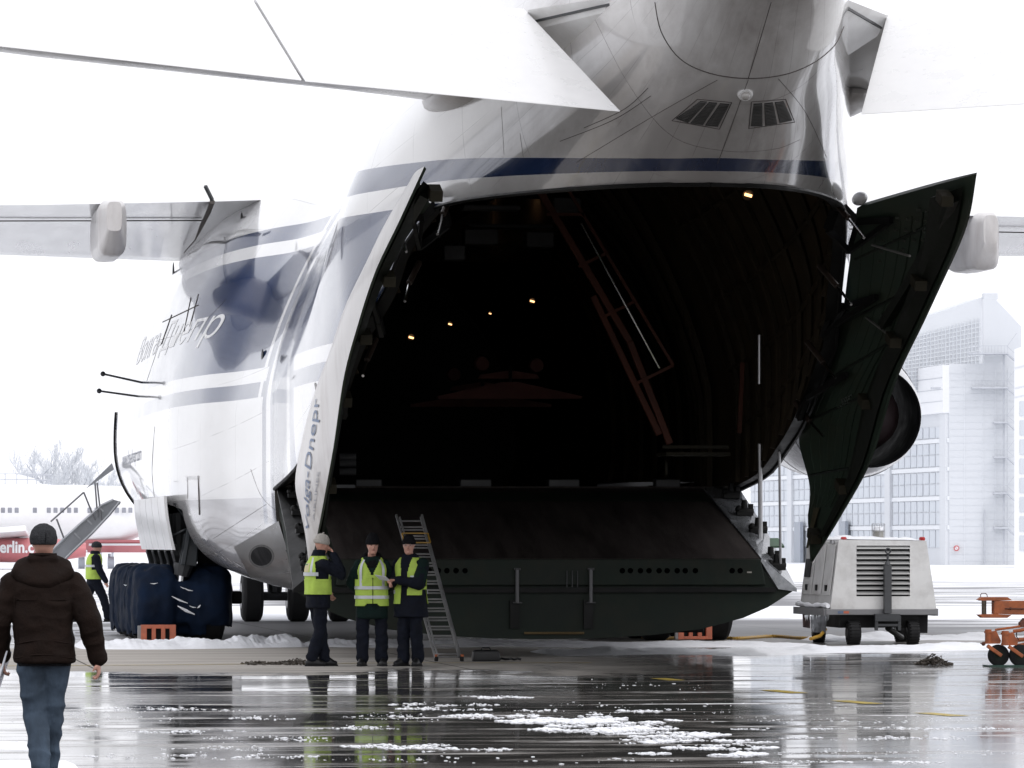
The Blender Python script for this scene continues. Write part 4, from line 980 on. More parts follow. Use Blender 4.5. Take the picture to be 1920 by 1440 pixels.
# neighbouring building at the right frame edge
nb_ = thing('terminal_building', 'white clad building cut off by the right edge of the photo', 'building', tuple(wall_pt(1950, 300)))
def nq(px, py): p = ray(px, py); return CL + p * (318 / p.y)
MB().poly_extrude([nq(1902, 1066), nq(2050, 1066), nq(2050, 600), nq(1902, 655)], ray(1900, 1000) * 14).build('wall', HGW, nb_, smooth=False)
for py in (690, 728, 745): MB().beam(nq(1902, py) + Vector((0, -.05, 0)), nq(1990, py - 20) + Vector((0, -.05, 0)), .05, .05).build('cladding_joint', HG, nb_)
for k in range(8):
    MB().hexa([nq(1912, 752 + 36 * k), nq(1990, 752 + 36 * k), nq(1990, 780 + 36 * k), nq(1912, 780 + 36 * k)], [nq(x, y) + Vector((0, -.08, 0)) for x, y in ((1912, 752 + 36 * k), (1990, 752 + 36 * k), (1990, 780 + 36 * k), (1912, 780 + 36 * k))]).build('window', HGL, nb_, smooth=False)
# airliner on the left
AW = M('airliner_white', (.82, .82, .83), .35, coat=.3, var=.03); AR = M('airliner_red', (.52, .17, .18), .4, coat=.2, var=.06)  # red is washed out in the colour to carry the distance haze
DA = 318.0; a_s = FPX / DA
def ap(px, py, D=DA): p = ray(px, py); return CL + p * (D / p.y)
AL = thing('airliner', 'white and red passenger jet parked far behind the man in the brown jacket', 'airplane', tuple(ap(100, 1045)))
c0, c1 = ap(-420, 977), ap(335, 977); R_ = 2.08; c0.z = c1.z = 3.45
ad = (c1 - c0).normalized(); an = Vector((ad.y, -ad.x, 0)); an = -an if an.y > 0 else an
def ar(t, r, dz=0): c = c0.lerp(c1, t); return [c + an * (math.cos(a) * r) + Vector((0, 0, math.sin(a) * r + dz)) for a in [2 * math.pi * j / 28 for j in range(28)]]
FA = MB().rings([ar(0, R_), ar(.75, R_), ar(.85, R_ * .93, .08), ar(.95, R_ * .6, .35), ar(1.0, .25, .6)], True, True, True).build('fuselage', AW, AL, ang=50)
def asurf(px, py, o=.02):   # point on the airliner's side under a picture point
    p = ap(px, py); z = p.z; dz = max(-1, min(1, (z - 3.45) / R_)); off = math.sqrt(1 - dz * dz) * R_ + o
    t = (p - c0).dot(ad); return c0 + ad * t + an * off + Vector((0, 0, z - c0.z))
AWIN = M('cabin_window_grey', (.30, .31, .35), .2, var=.2); wm = None
for px in [-150 + 12.8 * i for i in range(15)] + [63, 89, 101.5, 114, 127, 139.5, 165, 178, 190.5, 203, 216, 229, 241]:
    MB().box(asurf(px, 957), (.26, .05, .34)).build('cabin_window', AWIN, FA, bevel=.04)
MB().rings([[asurf(x, 1012) for x in range(150, 300, 20)], [asurf(x, 1036) for x in range(150, 300, 20)]], False).build('red_stripe', AR, FA)
MB().rings([[asurf(x, 1019, .05) for x in range(165, 300, 20)], [asurf(x, 1023, .05) for x in range(165, 300, 20)]], False).build('white_pinstripe', AW, FA)
nc = ap(20, 1031, DA - 8)
rr_ = []
for t, r in ((-4.6, .5), (-4.0, .85), (-2.5, 1.05), (0, 1.12), (3.0, 1.0), (4.8, .62)):
    rr_.append([nc + ad * t + an * (math.cos(a) * r) + Vector((0, 0, math.sin(a) * r * .72)) for a in [2 * math.pi * j / 24 for j in range(24)]])
EG = MB().rings(rr_, True, True, True).build('engine', AR, AL)
def tl_(x0, x1, yb, yt, D, o=1.16):
    a, b_, c_ = ap(x0, yb, D), ap(x1, yb, D), ap(x0, yt, D)
    return lambda u, v: a + (b_ - a) * u + (c_ - a) * v + an * o
text_on('airberlin.com', tl_(-42, 96, 1037, 1014, DA - 8), 'airline_lettering', AW, EG, bold=.03)
text_on('airberlin.com', tl_(98, 161, 1038, 1028, DA - 3, 1.9), 'airline_lettering', AW, AL, bold=.03)
wr = [ap(-260, 1008, DA - 14), ap(48, 985, DA - 12), ap(60, 1006, DA - 4), ap(-200, 1012, DA - 2)]
MB().hexa(wr, [p + Vector((0, 0, -.35)) for p in wr]).build('wing', AW, AL, smooth=False, bevel=.05)
fn = [ap(134, 912, DA), ap(141, 912, DA), ap(139, 905, DA)]; MB().poly_extrude(fn, Vector((0, .1, 0))).build('antenna_fin', AW, AL, smooth=False)
for px in (150, 205):
    q = MB(); q.tube(ap(px, 1038), ap(px, 1058), .10); q.revolve(ap(px, 1056), ad, [(-.1, .45), (.3, .45)], 14); q.build('landing_gear', HGG, AL)
# round white building with gallery rail
rb_c = ap(0, 1040, 352)
RB = thing('round_building', 'low round white building with a roof rail and snow on its shallow dome', 'building', tuple(rb_c))
ctr = Vector((rb_c.x - 1.5, rb_c.y + 6, 0))
MB().revolve(ctr, (0, 0, 1), [(0, 5.6), (6.0, 5.6), (6.05, 5.4)], 40).build('wall', HGW, RB)
MB().revolve(ctr, (0, 0, 1), [(6.0, 4.8), (6.5, 4.2), (7.0, 2.2), (7.3, .2)], 40).build('roof', SNOW, RB)
for zz in (6.35, 6.75): MB().path([ctr + Vector((math.cos(a) * 5.5, math.sin(a) * 5.5, zz)) for a in [2 * math.pi * j / 36 for j in range(37)]], .035, 5).build('roof_rail', HGD, RB)
for j in range(36):
    a = 2 * math.pi * j / 36; p = ctr + Vector((math.cos(a) * 5.5, math.sin(a) * 5.5, 6.0)); MB().tube(p, p + Vector((0, 0, .8)), .035, n=5).build('rail_post', HGD, RB)
for j in range(18):
    a = 2 * math.pi * (j + .5) / 18; p = ctr + Vector((math.cos(a) * 5.62, math.sin(a) * 5.62, 2.9)); MB().tube(p, p + Vector((0, 0, 2.9)), .08, n=5).build('wall_rib', HG, RB)
# bare trees; distance haze is painted into their pale twig and bark colours
HAZE_TWIG = M('haze_pale_twigs', (.68, .70, .73), .8, var=.08, spec=.2); BARK = M('haze_pale_bark', (.46, .48, .52), .8, var=.1, spec=.2)
def bare_tree(px, h, D, label, seed, spread=.42):
    rnd = random.Random(seed); b_ = wall_pt(px, D); T = thing('bare_tree', label, 'tree', tuple(b_), group='haze-pale trees behind the airliner')
    tr = MB(); tw = MB(); tr.path([b_, b_ + Vector((.1, 0, h * .25)), b_ + Vector((0, .1, h * .5)), b_ + Vector((.05, 0, h * .8))], [h * .018, h * .014, h * .009, h * .003], 6)
    def branch(p, d, L, r, dep):
        pts = [p]; q_ = p.copy(); dd = d.copy()
        for i in range(4):
            dd = (dd + Vector((rnd.uniform(-.18, .18), rnd.uniform(-.18, .18), .10))).normalized(); q_ = q_ + dd * L / 4; pts.append(q_.copy())
        (tr if dep == 0 else tw).path(pts, [r * (1 - .2 * i) for i in range(5)], 4 if dep == 0 else 3, False)
        if dep < 3:
            for i in range(5 if dep < 2 else 6):
                k = rnd.randint(1, 4); a = rnd.uniform(0, 6.28)
                nd_ = (dd + Vector((math.cos(a), math.sin(a), rnd.uniform(.1, .6))) * .75).normalized(); branch(pts[k], nd_, L * rnd.uniform(.45, .68), r * .58, dep + 1)
    for i in range(11):
        z = h * (.22 + .055 * i); a = i * 2.4 + rnd.random(); branch(b_ + Vector((0, 0, z)), Vector((math.cos(a), math.sin(a), .9)).normalized(), h * spread * (1 - .05 * i), h * .010, 0)
    tr.build('trunk', BARK, T); c_ = tw.build('crown', HAZE_TWIG, T, smooth=False)
for i, (px, h, D, lb_) in enumerate([(22, 7.8, 420, 'haze-pale bare tree showing above the round white building'), (78, 9.6, 410, 'widest haze-pale bare tree, left of the gap beside the round building'), (112, 9.2, 415, 'tall haze-pale bare tree between the two other bushy ones, over the airliner'),
                                 (155, 8.4, 412, 'haze-pale bare tree left of the boarding stairs handrail'), (188, 7.6, 405, 'low haze-pale bare tree behind the boarding stairs arm'), (210, 6.9, 408, 'rightmost haze-pale bare tree against the airplane nose')]):
    bare_tree(px, h, D, lb_, 11 + i)

# ------------------------------------------------------------------ WHEEL COVER over the port main gear
def remeshed(name, mb, voxel, mat, smooth=4, wr=0.0, wsc=3.0, wst=(1, 1, 1), parent=None, local=False, wr2=0.0, wsc2=20.0, seed=0.0, dec=None):
    me = mb.mesh(name, None, False); o = bpy.data.objects.new(name, me); link(o)
    r_ = o.modifiers.new('r', 'REMESH'); r_.mode = 'VOXEL'; r_.voxel_size = voxel
    if smooth: s_ = o.modifiers.new('s', 'SMOOTH'); s_.iterations = smooth; s_.factor = .6
    if dec: d_ = o.modifiers.new('d', 'DECIMATE'); d_.ratio = dec
    dg = bpy.context.evaluated_depsgraph_get(); nm = bpy.data.meshes.new_from_object(o.evaluated_get(dg))
    bpy.data.objects.remove(o); bpy.data.meshes.remove(me)
    if wr or wr2:
        nrm = [v.normal.copy() for v in nm.vertices]
        for v, n_ in zip(nm.vertices, nrm):
            c_ = v.co; p = Vector((c_.x * wst[0], c_.y * wst[1], c_.z * wst[2])) * wsc + Vector((seed, seed * .7, 0))
            d_ = 0
            if wr: d_ += (1 - abs(noise.noise(p)) * 2.2) * wr
            if wr2: d_ += noise.noise(c_ * wsc2 + Vector((seed, 0, 0))) * wr2
            v.co = c_ + n_ * d_
    nm.name = name; nm.materials.clear(); nm.materials.append(mat); shade(nm, 60); nm.update()
    o = bpy.data.objects.new(name, nm); place(o, parent, local); return o
cb = MB()
for k, y in enumerate(rows):
    for x, r in ((-5.03, .67), (-4.10, .67)):
        cb.revolve((x - .36, y, .64), (1, 0, 0), [(0, .35), (.03, r * .86), (.14, r), (.58, r), (.69, r * .86), (.72, .35)], 24)
    cb.box((-4.56, y, .68), (.9, 1.05, .68))
cb.hexa([(-5.34, 82.4, .15), (-3.8, 82.4, .15), (-3.8, 89.6, .15), (-5.34, 89.6, .15)], [(-5.26, 82.5, 1.06), (-3.88, 82.5, 1.06), (-3.88, 89.5, 1.06), (-5.26, 89.5, 1.06)])
cov = remeshed('wheel_cover', cb, .04, TARP, 6, .035, 1.5, (3.0, 2.2, .45), wr2=.02, wsc2=6)
bmx = bmesh.new(); bmx.from_mesh(cov.data)
hem = lambda c_: .13 + .10 * noise.noise(Vector((c_.x * 2, c_.y * 1.7, 0))) + (.16 if c_.x > -4.2 and c_.y < 83.3 else 0)
bmesh.ops.delete(bmx, geom=[f for f in bmx.faces if f.calc_center_median().z < hem(f.calc_center_median())], context='FACES'); bmx.to_mesh(cov.data); bmx.free()
tag(cov, 'dark navy canvas cover draped over the covered left main wheels', 'wheel cover')
q = MB()
for (x0, y0, x1, y1, w) in [(322, 1118, 352, 1131, 2.0), (333, 1136, 365, 1152, 3.2), (345, 1103, 362, 1108, 1.3), (370, 1140, 376, 1134, 2), (355, 1136, 368, 1139, 1.2), (282, 1094, 296, 1093, 1), (232, 1096, 238, 1097, 1), (338, 1100, 350, 1104, 1)]:
    a, b_ = P(x0, y0, 82.02), P(x1, y1, 82.02); q.path([a, a.lerp(b_, .5) + Vector((0, 0, -.01)), b_], [w * .3 / 108, w / 108, w * .3 / 108], 6)
sn2 = q.build('snow_streaks', SNOW, cov); sn2['kind'] = 'stuff'

# chocks
def chock(loc, label, full=True):
    T = thing('wheel_chock', label, 'wheel chock', loc, group='orange wheel chocks')
    w, h = .60, .31
    out = [(-w / 2, 0), (w / 2, 0), (w / 2 - .01, h * .90), (w / 2 - .06, h * .98), (-w / 2 + .09, h), (-w / 2, h * .98)]
    bm = bmesh.new(); me = bpy.data.meshes.new('chock_body')
    # plate with three slots, built as strips between slot columns
    q = MB(); cols = [-.30, -.20, -.115, -.045, .045, .115, .19, .295]
    for i in range(7):
        x0, x1 = cols[i], cols[i + 1]
        spans = [(0, .31)] if i % 2 == 0 else [(0, .055), (.245, .31)]
        for z0, z1 in spans: q.hexa([(x0, -.05, z0), (x1, -.05, z0), (x1, -.05, z1), (x0, -.05, z1)], [(x0, .05, z0), (x1, .05, z0), (x1, .05, z1), (x0, .05, z1)])
    q.build('face_plate', CHOCK_O, T, local=True, smooth=False, bevel=.006)
    MB().hexa([(-.3, .055, 0), (.29, .055, 0), (.29, .055, .30), (-.3, .055, .30)], [(-.3, .34, 0), (.29, .34, 0), (.29, .30, .06), (-.3, .30, .06)]).build('wedge_body', BLACKM, T, local=True, smooth=False)
    MB().box((-.325, .02, .15), (.05, .12, .29)).build('end_plate', M('grey_chock_end', (.32, .31, .31), .5), T, local=True)
    return T
chock(tuple(P(297, 1206, 81.75) * Vector((1, 1, 0)).x * 0 if False else (P(297, 1206, 81.75).x, 81.75, 0.0)), 'orange slotted wheel chock in front of the navy covered wheels')
chock((P(1303, 1197, 82.0).x, 82.0, 0.03), 'orange slotted wheel chock half hidden under the right end of the ramp')

# ------------------------------------------------------------------ LADDER, tool bag, chains, cord
LF0, LF1 = G(818, 1240), G(866, 1240); LY = LF0.y
lt0, lt1 = P(743, 966, LY + 1.05), P(791, 966, LY + 1.05)
LAD = thing('ladder', 'worn aluminium extension ladder leaning on the lowered cargo ramp', 'ladder', tuple((LF0 + LF1) / 2))
up_l = (lt0 - LF0)
for side, (a, b_) in enumerate(((LF0, lt0), (LF1, lt1))):
    MB().beam(a, b_, .028, .065, (0, 1, 0)).build('rail', STEEL, LAD)
    o2 = Vector((.035 if side == 0 else -.035, -.07, 0))
    MB().beam(a.lerp(b_, .03) + o2, a.lerp(b_, .985) + o2, .022, .055, (0, 1, 0)).build('rail', STEEL, LAD)
    MB().box(a + Vector((0, 0, .035)), (.05, .09, .07)).build('rubber_foot', RUBBER, LAD, bevel=.01)
    MB().box(a + Vector((0, -.03, .085)), (.045, .05, .03)).build('orange_foot_clip', ORANGE, LAD)
for i in range(16):
    t = .03 + i * .062
    MB().tube(LF0.lerp(lt0, t), LF1.lerp(lt1, t), .013, n=8).build('rung', STEEL, LAD)
    if i < 15:
        t2 = t + .02; o2 = Vector((0, -.07, 0)); MB().tube(LF0.lerp(lt0, t2) + o2, LF1.lerp(lt1, t2) + o2, .012, n=8).build('rung', STEEL, LAD)
q = MB(); yf_ = [LF0.lerp(lt0, .81), LF1.lerp(lt1, .81), LF1.lerp(lt1, .875), LF0.lerp(lt0, .875)]
for i in range(4): q.beam(yf_[i] + Vector((0, -.1, 0)), yf_[(i + 1) % 4] + Vector((0, -.1, 0)), .02, .02)
q.build('yellow_frame', M('yellow_ladder_paint', (.38, .22, .03), .5), LAD)
bc = G(911, 1240)
BAG = thing('tool_bag', 'black tool bag with a trailing strap on the wet ground beside the ladder', 'bag', tuple(bc))
q = MB(); q.rings([[bc + Vector((x * s1, y * s1, z)) for x, y in ((-.19, -.1), (.19, -.1), (.19, .1), (-.19, .1))] for z, s1 in ((0, 1), (.03, 1.03), (.13, 1.0), (.165, .85))], True, True, True); q.build('bag_body', BOOT, BAG, bevel=.015)
MB().path([bc + Vector((-.07, 0, .16)), bc + Vector((-.05, 0, .195)), bc + Vector((.05, 0, .195)), bc + Vector((.07, 0, .16))], .012, 6).build('handle', BOOT, BAG)
MB().path([bc + Vector((.19 + .045 * i, .05 * math.sin(i * 1.7), .02 + .02 * abs(math.sin(i * 1.3)))) for i in range(8)], .018, 6).build('strap', BOOT, BAG)
CHM = M('tarnished_chain', (.09, .075, .06), .5, metal=.5, var=.4)
def chain_heap(px, py, wx, label, n, hgt=.05):
    c_ = G(px, py); T = thing('chain', label, 'chain', tuple(c_), group='heaps of chain on the apron')
    q = MB(); rnd = random.Random(px)
    for i in range(n):
        r_ = rnd.random() ** .7; a = rnd.uniform(0, 6.28); p = c_ + Vector((math.cos(a) * r_ * wx, math.sin(a) * r_ * .5, .012 + hgt * (1 - r_) * rnd.random()))
        d = Vector((rnd.uniform(-1, 1), rnd.uniform(-1, 1), rnd.uniform(-.5, .7))).normalized(); s2 = d.cross(Vector((0, 0, 1))).normalized()
        q.path([p + d * .03 * math.cos(t) + s2 * .018 * math.sin(t) for t in [2 * math.pi * j / 7 for j in range(8)]], .006, 4)
    o = q.build('chain_links', CHM, T); o['kind'] = 'stuff'; return T
chain_heap(484, 1246, .24, 'thin dark chain pile on the dry concrete at the far left of the workers', 60, .035)
chain_heap(552, 1246, .36, 'larger dark chain pile at the boots of the worker in the white hat', 150, .06)
chain_heap(1750, 1247, .25, 'humped black chain heap on wet ground left of the orange tow bar', 190, .15)
q = MB(); cpts = [G(1205 + 10 * i, 1198 + 2.0 * math.sin(i * .45)) + Vector((0, 0, .03)) for i in range(34)]
cord = MB().path(cpts, .028, 6).build('power_cable', M('yellow_cable', (.42, .24, .03), .5, var=.35, vsc=14)); tag(cord, 'twisted yellow cable lying in the snow between the ramp and the power unit', 'cable')
tw_ = MB()
for ph in (0, math.pi): tw_.path([p + Vector((0, .02 * math.cos(i * 1.4 + ph), .022 * math.sin(i * 1.4 + ph))) for i, p in enumerate([cpts[j].lerp(cpts[j + 1], k / 4) for j in range(33) for k in range(4)])], .014, 4)
tw_.build('twisted_strand', M('yellow_cable_strand', (.48, .29, .05), .5), cord)
rope = ground_strip  # (keeps helper)
MB().path([P(1548, 1180, 79), P(1538, 1192, 78.6), P(1520, 1198, 78)], .03, 6).build('cable_tail', M('yellow_cable', (1, 1, 1)), cord)

# ------------------------------------------------------------------ GROUND POWER UNIT
gY = G(1655, 1209).y
GP = thing('ground_power_unit', 'white louvred ground power unit with snow on its roof and a raised tow bar', 'power unit', tuple(G(1655, 1209)))
GW = M('gpu_white_paint', (.68, .675, .66), .45, coat=.2, var=.06, dirt=(.28, .26, .24), dirt_amt=.45, dirt_sc=2.5)
gf = lambda px, py, dy=0.0: P(px, py, gY + dy)
F = [gf(1557, 1142), gf(1756, 1142), gf(1737, 1014), gf(1573, 1012)]
LEN = 2.6
Bk = [Vector((p.x, p.y + LEN, p.z)) for p in F]
gb = MB()
fr_pts = F; ins = [gf(1606, 1118), gf(1706, 1118), gf(1706, 1023), gf(1606, 1023)]
gb.add(fr_pts + ins, [(0, 1, 5, 4), (1, 2, 6, 5), (2, 3, 7, 6), (3, 0, 4, 7)])
gb.add(F + Bk, [(0, 3, 7, 4), (1, 5, 6, 2), (3, 2, 6, 7), (4, 7, 6, 5)])
GB = gb.build('canopy', GW, GP, smooth=False, bevel=.03)
MB().hexa([p + Vector((0, .12, 0)) for p in ins], [p + Vector((0, .16, 0)) for p in ins]).build('louvre_back', BLACKM, GP, smooth=False)
LV = M('louvre_slat_paint', (.50, .50, .49), .45, var=.06)
for i in range(10):
    y0 = 1023 + 9.5 * i; a, b_ = gf(1606, y0, .0), gf(1706, y0, .0)
    h = 6.3 / 113; s_n = [a, b_, b_ + Vector((0, -.035, -h)), a + Vector((0, -.035, -h))]
    s_n = [a + Vector((0, .05, -.004)), b_ + Vector((0, .05, -.004)), b_ + Vector((0, -.02, -h)), a + Vector((0, -.02, -h))]
    MB().hexa(s_n, [p + Vector((0, .008, 0)) for p in s_n]).build('slat', LV, GP, smooth=False)
q = MB(); bb = [gf(1548, 1153), gf(1757, 1153), gf(1757, 1142), gf(1548, 1142)]
bb = [p + Vector((0, -.04, 0)) for p in bb]; MB().hexa(bb, [p + Vector((0, .2, 0)) for p in bb]).build('front_bumper', M('grey_skirt_paint', (.20, .20, .205), .4, var=.15), GP, smooth=False, bevel=.01)
sx = gf(1548, 1148); MB().box((sx.x, gY + LEN / 2, sx.z), (.06, LEN, .12)).build('side_skirt', M('grey_skirt_paint', (1, 1, 1)), GP)
sx2 = gf(1756, 1148); MB().box((sx2.x, gY + LEN / 2, sx2.z), (.06, LEN, .12)).build('side_skirt', M('grey_skirt_paint', (1, 1, 1)), GP)
# left side doors and details
def gs(t, zf):   # on the left side wall: t along length, zf 0 bottom .. 1 top
    a = F[0].lerp(Bk[0], t); b_ = F[3].lerp(Bk[3], t); return a.lerp(b_, zf) + Vector((-.012, 0, 0))
for t0, t1 in ((.04, .30), (.33, .62), (.65, .95)):
    pts = [gs(t0, .2), gs(t1, .2), gs(t1, .93), gs(t0, .93)]; MB().hexa(pts, [p + Vector((-.012, 0, 0)) for p in pts]).build('access_door', GW, GP, smooth=False, bevel=.006)
    MB().box(gs((t0 + t1) / 2, .30) + Vector((-.02, 0, 0)), (.02, .14, .10)).build('door_handle', BLACKM, GP)
pts = [gs(.72, .45), gs(.9, .45), gs(.9, .72), gs(.72, .72)]; MB().hexa(pts, [p + Vector((-.03, 0, 0)) for p in pts]).build('window_slot', BLACKM, GP, smooth=False)
for i in range(3): MB().box(gs(.15 + .3 * i, .97) + Vector((-.02, 0, 0)), (.04, .18, .06)).build('roof_hinge', STEEL, GP)
for px in (1582, 1729):
    c = gf(px, 1010, .08); MB().revolve(c - Vector((0, 0, .03)), (0, 0, 1), [(0, .05), (.04, .055), (.06, .035)], 12).build('marker_lamp', M('red_lamp_plastic', (.42, .02, .02), .25), GP)
c = gf(1647, 1009, .45); bc_ = MB().revolve(c, (0, 0, 1), [(-.02, .09), (.12, .09), (.15, .07)], 14).build('beacon', M('beacon_glass', (.30, .29, .26), .15, coat=.8), GP)
MB().revolve(c + Vector((0, 0, .13)), (0, 0, 1), [(0, .085), (.05, .075), (.07, .03)], 14).build('snow_cap', SNOW, bc_)
q = MB()
for j in range(8):
    a = 2 * math.pi * j / 8; q.tube(c + Vector((math.cos(a) * .11, math.sin(a) * .11, 0)), c + Vector((math.cos(a) * .11, math.sin(a) * .11, .24)), .005, n=4)
for zz in (.12, .24): q.path([c + Vector((math.cos(a) * .11, math.sin(a) * .11, zz)) for a in [2 * math.pi * j / 16 for j in range(17)]], .005, 4)
q.build('wire_cage', STEEL, bc_)
# roof snow
q = MB(); rs_ = []
for i in range(15):
    t = i / 14; row = []
    for j in range(19):
        u = j / 18; p = F[3].lerp(F[2], u).lerp(Bk[3].lerp(Bk[2], u), t); e = min(u, 1 - u, t + .02, 1 - t) * 6
        h = min(1, max(0, e)) * (.05 + .05 * noise.noise(Vector((u * 5, t * 5, 3)))); row.append(p + Vector((0, .02, .004 + max(0, h))))
    rs_.append(row)
sn3 = q.rings(rs_, False).build('roof_snow', SNOW, GP); sn3['kind'] = 'stuff'
q = MB(); q.path([F[0].lerp(Bk[0], t) + Vector((-.04, 0, .05 + .012 * math.sin(t * 9))) for t in [i / 20 for i in range(21)]], [.038 + .012 * math.sin(i * 1.1) for i in range(21)], 9)
sn4 = q.build('ledge_snow', SNOW, GP); sn4['kind'] = 'stuff'
# raised tow bar
q = MB(); q.beam(gf(1664, 1150, -.12), gf(1664, 1060, -.12), .125, .10, (0, 1, 0)); q.tube(gf(1664, 1060, -.12), gf(1664, 1052, -.12), .06, .03); q.tube(gf(1664, 1053, -.12), gf(1665, 1040, -.12), .02)
TB = q.build('tow_bar', M('dark_grey_tow_bar', (.045, .047, .05), .4, var=.2), GP, bevel=.006)
e_ = gf(1665, 1033, -.12); MB().path([e_ + Vector((.042 * math.cos(a), 0, .042 * math.sin(a))) for a in [2 * math.pi * j / 16 for j in range(17)]], .014, 6).build('tow_eye', DSTEEL, TB)
q = MB(); q.beam(gf(1640, 1158, -.1), gf(1687, 1158, -.1), .10, .12)
for px in (1643, 1686): q.beam(gf(px, 1155, -.1), gf(px, 1182, -.1), .06, .05)
q.beam(gf(1643, 1172, -.1), gf(1686, 1172, -.1), .05, .04); q.build('tow_bracket', DSTEEL, TB)
MB().box((gf(1655, 1165).x, gY + LEN / 2 + .1, .42), (1.35, LEN - .3, .28)).build('chassis', BLACKM, GP)
MB().tube(gf(1665, 1178, .0), gf(1690, 1195, 1.0), .05).build('steering_arm', BLACKM, GP)
for (px, dy, w) in ((1600, .12, .21), (1711, .12, .19), (1535, LEN - .35, .19), (1690, LEN - .35, .2)):
    c = gf(px, 1190, dy); c.z = .20; q = MB(); wheel(q, c, .20, w, 22); wt = q.build('wheel', RUBBER, GP)
    tr_ = MB()
    for j in range(22):
        a = 2 * math.pi * j / 22; tr_.box(c + Vector((0, math.cos(a) * .197, math.sin(a) * .197)), (w * .9, .02, .02), Matrix.Rotation(a, 3, 'X'))
    tt_ = tr_.build('tread_lugs', RUBBER, wt); tt_['kind'] = 'stuff'
    q = MB(); hubm(q, c, .17, w); q.build('rim', DSTEEL, wt)
for (x0, x1) in ((1520, 1550),):
    fl = [gf(x0, 1155, .5), gf(x1, 1155, .1), gf(x1 - 2, 1187, .1), gf(x0 + 2, 1185, .5)]; MB().hexa(fl, [p + Vector((0, .03, 0)) for p in fl]).build('icy_mudflap', M('icy_metal', (.35, .36, .38), .25, metal=.6, var=.5, vsc=12, stretch=(1, 1, .2)), GP, smooth=False)
fl = [gf(1505, 1150, 2.6), gf(1519, 1150, 2.4), gf(1519, 1178, 2.4), gf(1506, 1176, 2.6)]; MB().hexa(fl, [p + Vector((0, .03, 0)) for p in fl]).build('icy_mudflap', M('icy_metal', (1, 1, 1)), GP, smooth=False)
fl = [gf(1722, 1153, .5), gf(1740, 1153, .5), gf(1739, 1187, .5), gf(1724, 1187, .5)]; MB().hexa(fl, [p + Vector((0, .03, 0)) for p in fl]).build('mudflap', RUBBER, GP, smooth=False)
q = MB(); rnd = random.Random(5)
for i in range(30):
    px = 1509 + rnd.random() * 46; a = gf(px, 1153, rnd.random() * .5); L2 = .03 + .08 * rnd.random(); q.tube(a, a - Vector((0, 0, L2)), .007, .001, 5)
ic = q.build('icicles', M('ice', (.6, .63, .66), .1, coat=.5), GP); ic['kind'] = 'stuff'
for (px, col) in ((1576, (.10, .14, .22)), (1587, (.5, .12, .06))):
    p = gf(px, 1148, -.045); MB().box(p, (.09, .006, .04)).build('bumper_sticker', M('sticker_%s' % ('blue' if px == 1576 else 'red'), col, .4), GP)

# ------------------------------------------------------------------ ORANGE AIRCRAFT TOW BAR at the right edge
tY = G(1870, 1250).y; tp = lambda px, py, dy=0.0: P(px, py, tY + dy)
TW = thing('aircraft_tow_bar', 'orange steel aircraft tow bar on small black wheels, cut off by the right edge', 'tow bar', tuple(G(1880, 1250)))
q = MB(); ar_ = [tp(1835, 1124), tp(1842, 1119.5), tp(1889, 1119.5), tp(1898, 1125), tp(2040, 1125), tp(2040, 1153.5), tp(1897, 1153.5), tp(1889, 1158.5), tp(1842, 1158.5), tp(1835, 1153), tp(1850, 1151.5), tp(1864, 1151.5), tp(1864, 1126.5), tp(1840, 1126.5)]
top_ = [tp(1835, 1124.5), tp(1842, 1119.5), tp(1889, 1119.5), tp(1898, 1125.5), tp(1870, 1126.5), tp(1840, 1126.5)]
bot_ = [tp(1835, 1152.5), tp(1850, 1151.5), tp(1874, 1151.5), tp(1897, 1153), tp(1889, 1158.5), tp(1842, 1158.5)]
MB().poly_extrude(top_, (0, .16, 0)).build('head_plate', ORANGE, TW, smooth=False, bevel=.004); MB().poly_extrude(bot_, (0, .16, 0)).build('head_plate', ORANGE, TW, smooth=False, bevel=.004)
MB().poly_extrude([tp(1864, 1126.7), tp(2060, 1125.5), tp(2060, 1153.5), tp(1897, 1152.6), tp(1874, 1151.3), tp(1864, 1151.3)], (0, .16, 0)).build('main_beam', ORANGE, TW, smooth=False, bevel=.006)
MB().tube(tp(1845, 1126.6, .08), tp(1845, 1151.4, .08), .034, n=14).build('tow_pin', M('greasy_pin', (.09, .075, .055), .3, metal=.6, var=.5, vsc=30), TW)
MB().path([tp(1839, 1121, .08), tp(1838.5, 1115, .08), tp(1841, 1112.3, .08), tp(1848, 1112.3, .08), tp(1850.5, 1115, .08), tp(1851.5, 1120, .08)], .006, 6).build('pin_handle', M('rust', (.14, .05, .03), .7), TW)
q = MB(); q.path([tp(1885, 1141, -.01), tp(1925, 1141.5, -.01)], .01, 5); q.sphere(tp(1895, 1141, -.01), .02, 8, 5); q.build('release_rod', M('rust', (1, 1, 1)), TW)
for (x, yt, yb, r, dy) in ((1853, 1180, 1207, .045, .0), (1885, 1183, 1210, .05, -.05)):
    q = MB(); q.tube(tp(x, yt, dy), tp(x, yb, dy), r, n=14); q.tube(tp(x, yt + 3, dy), tp(x, yt + 7, dy), r * 1.25, n=14); q.tube(tp(x, yb - 4, dy), tp(x, yb, dy), r * 1.2, n=14)
    q.build('swivel_post', ORANGE, TW)
    MB().poly_extrude([tp(x + 4, yt + 6, dy), tp(x + 15, yt + 2, dy), tp(x + 24, yb - 6, dy), tp(x + 22, yb, dy), tp(x + 4, yb, dy)], (0, .07, 0)).build('gusset_plate', ORANGE, TW, smooth=False, bevel=.004)
for a, b_, r in (((1866, 1181), (1915, 1174), .016), ((1900, 1184), (1960, 1174), .024), ((1905, 1200), (1960, 1196), .03), ((1908, 1210), (1960, 1200), .02)):
    MB().tube(tp(*a, .02), tp(*b_, .02), r).build('link_tube', ORANGE, TW)
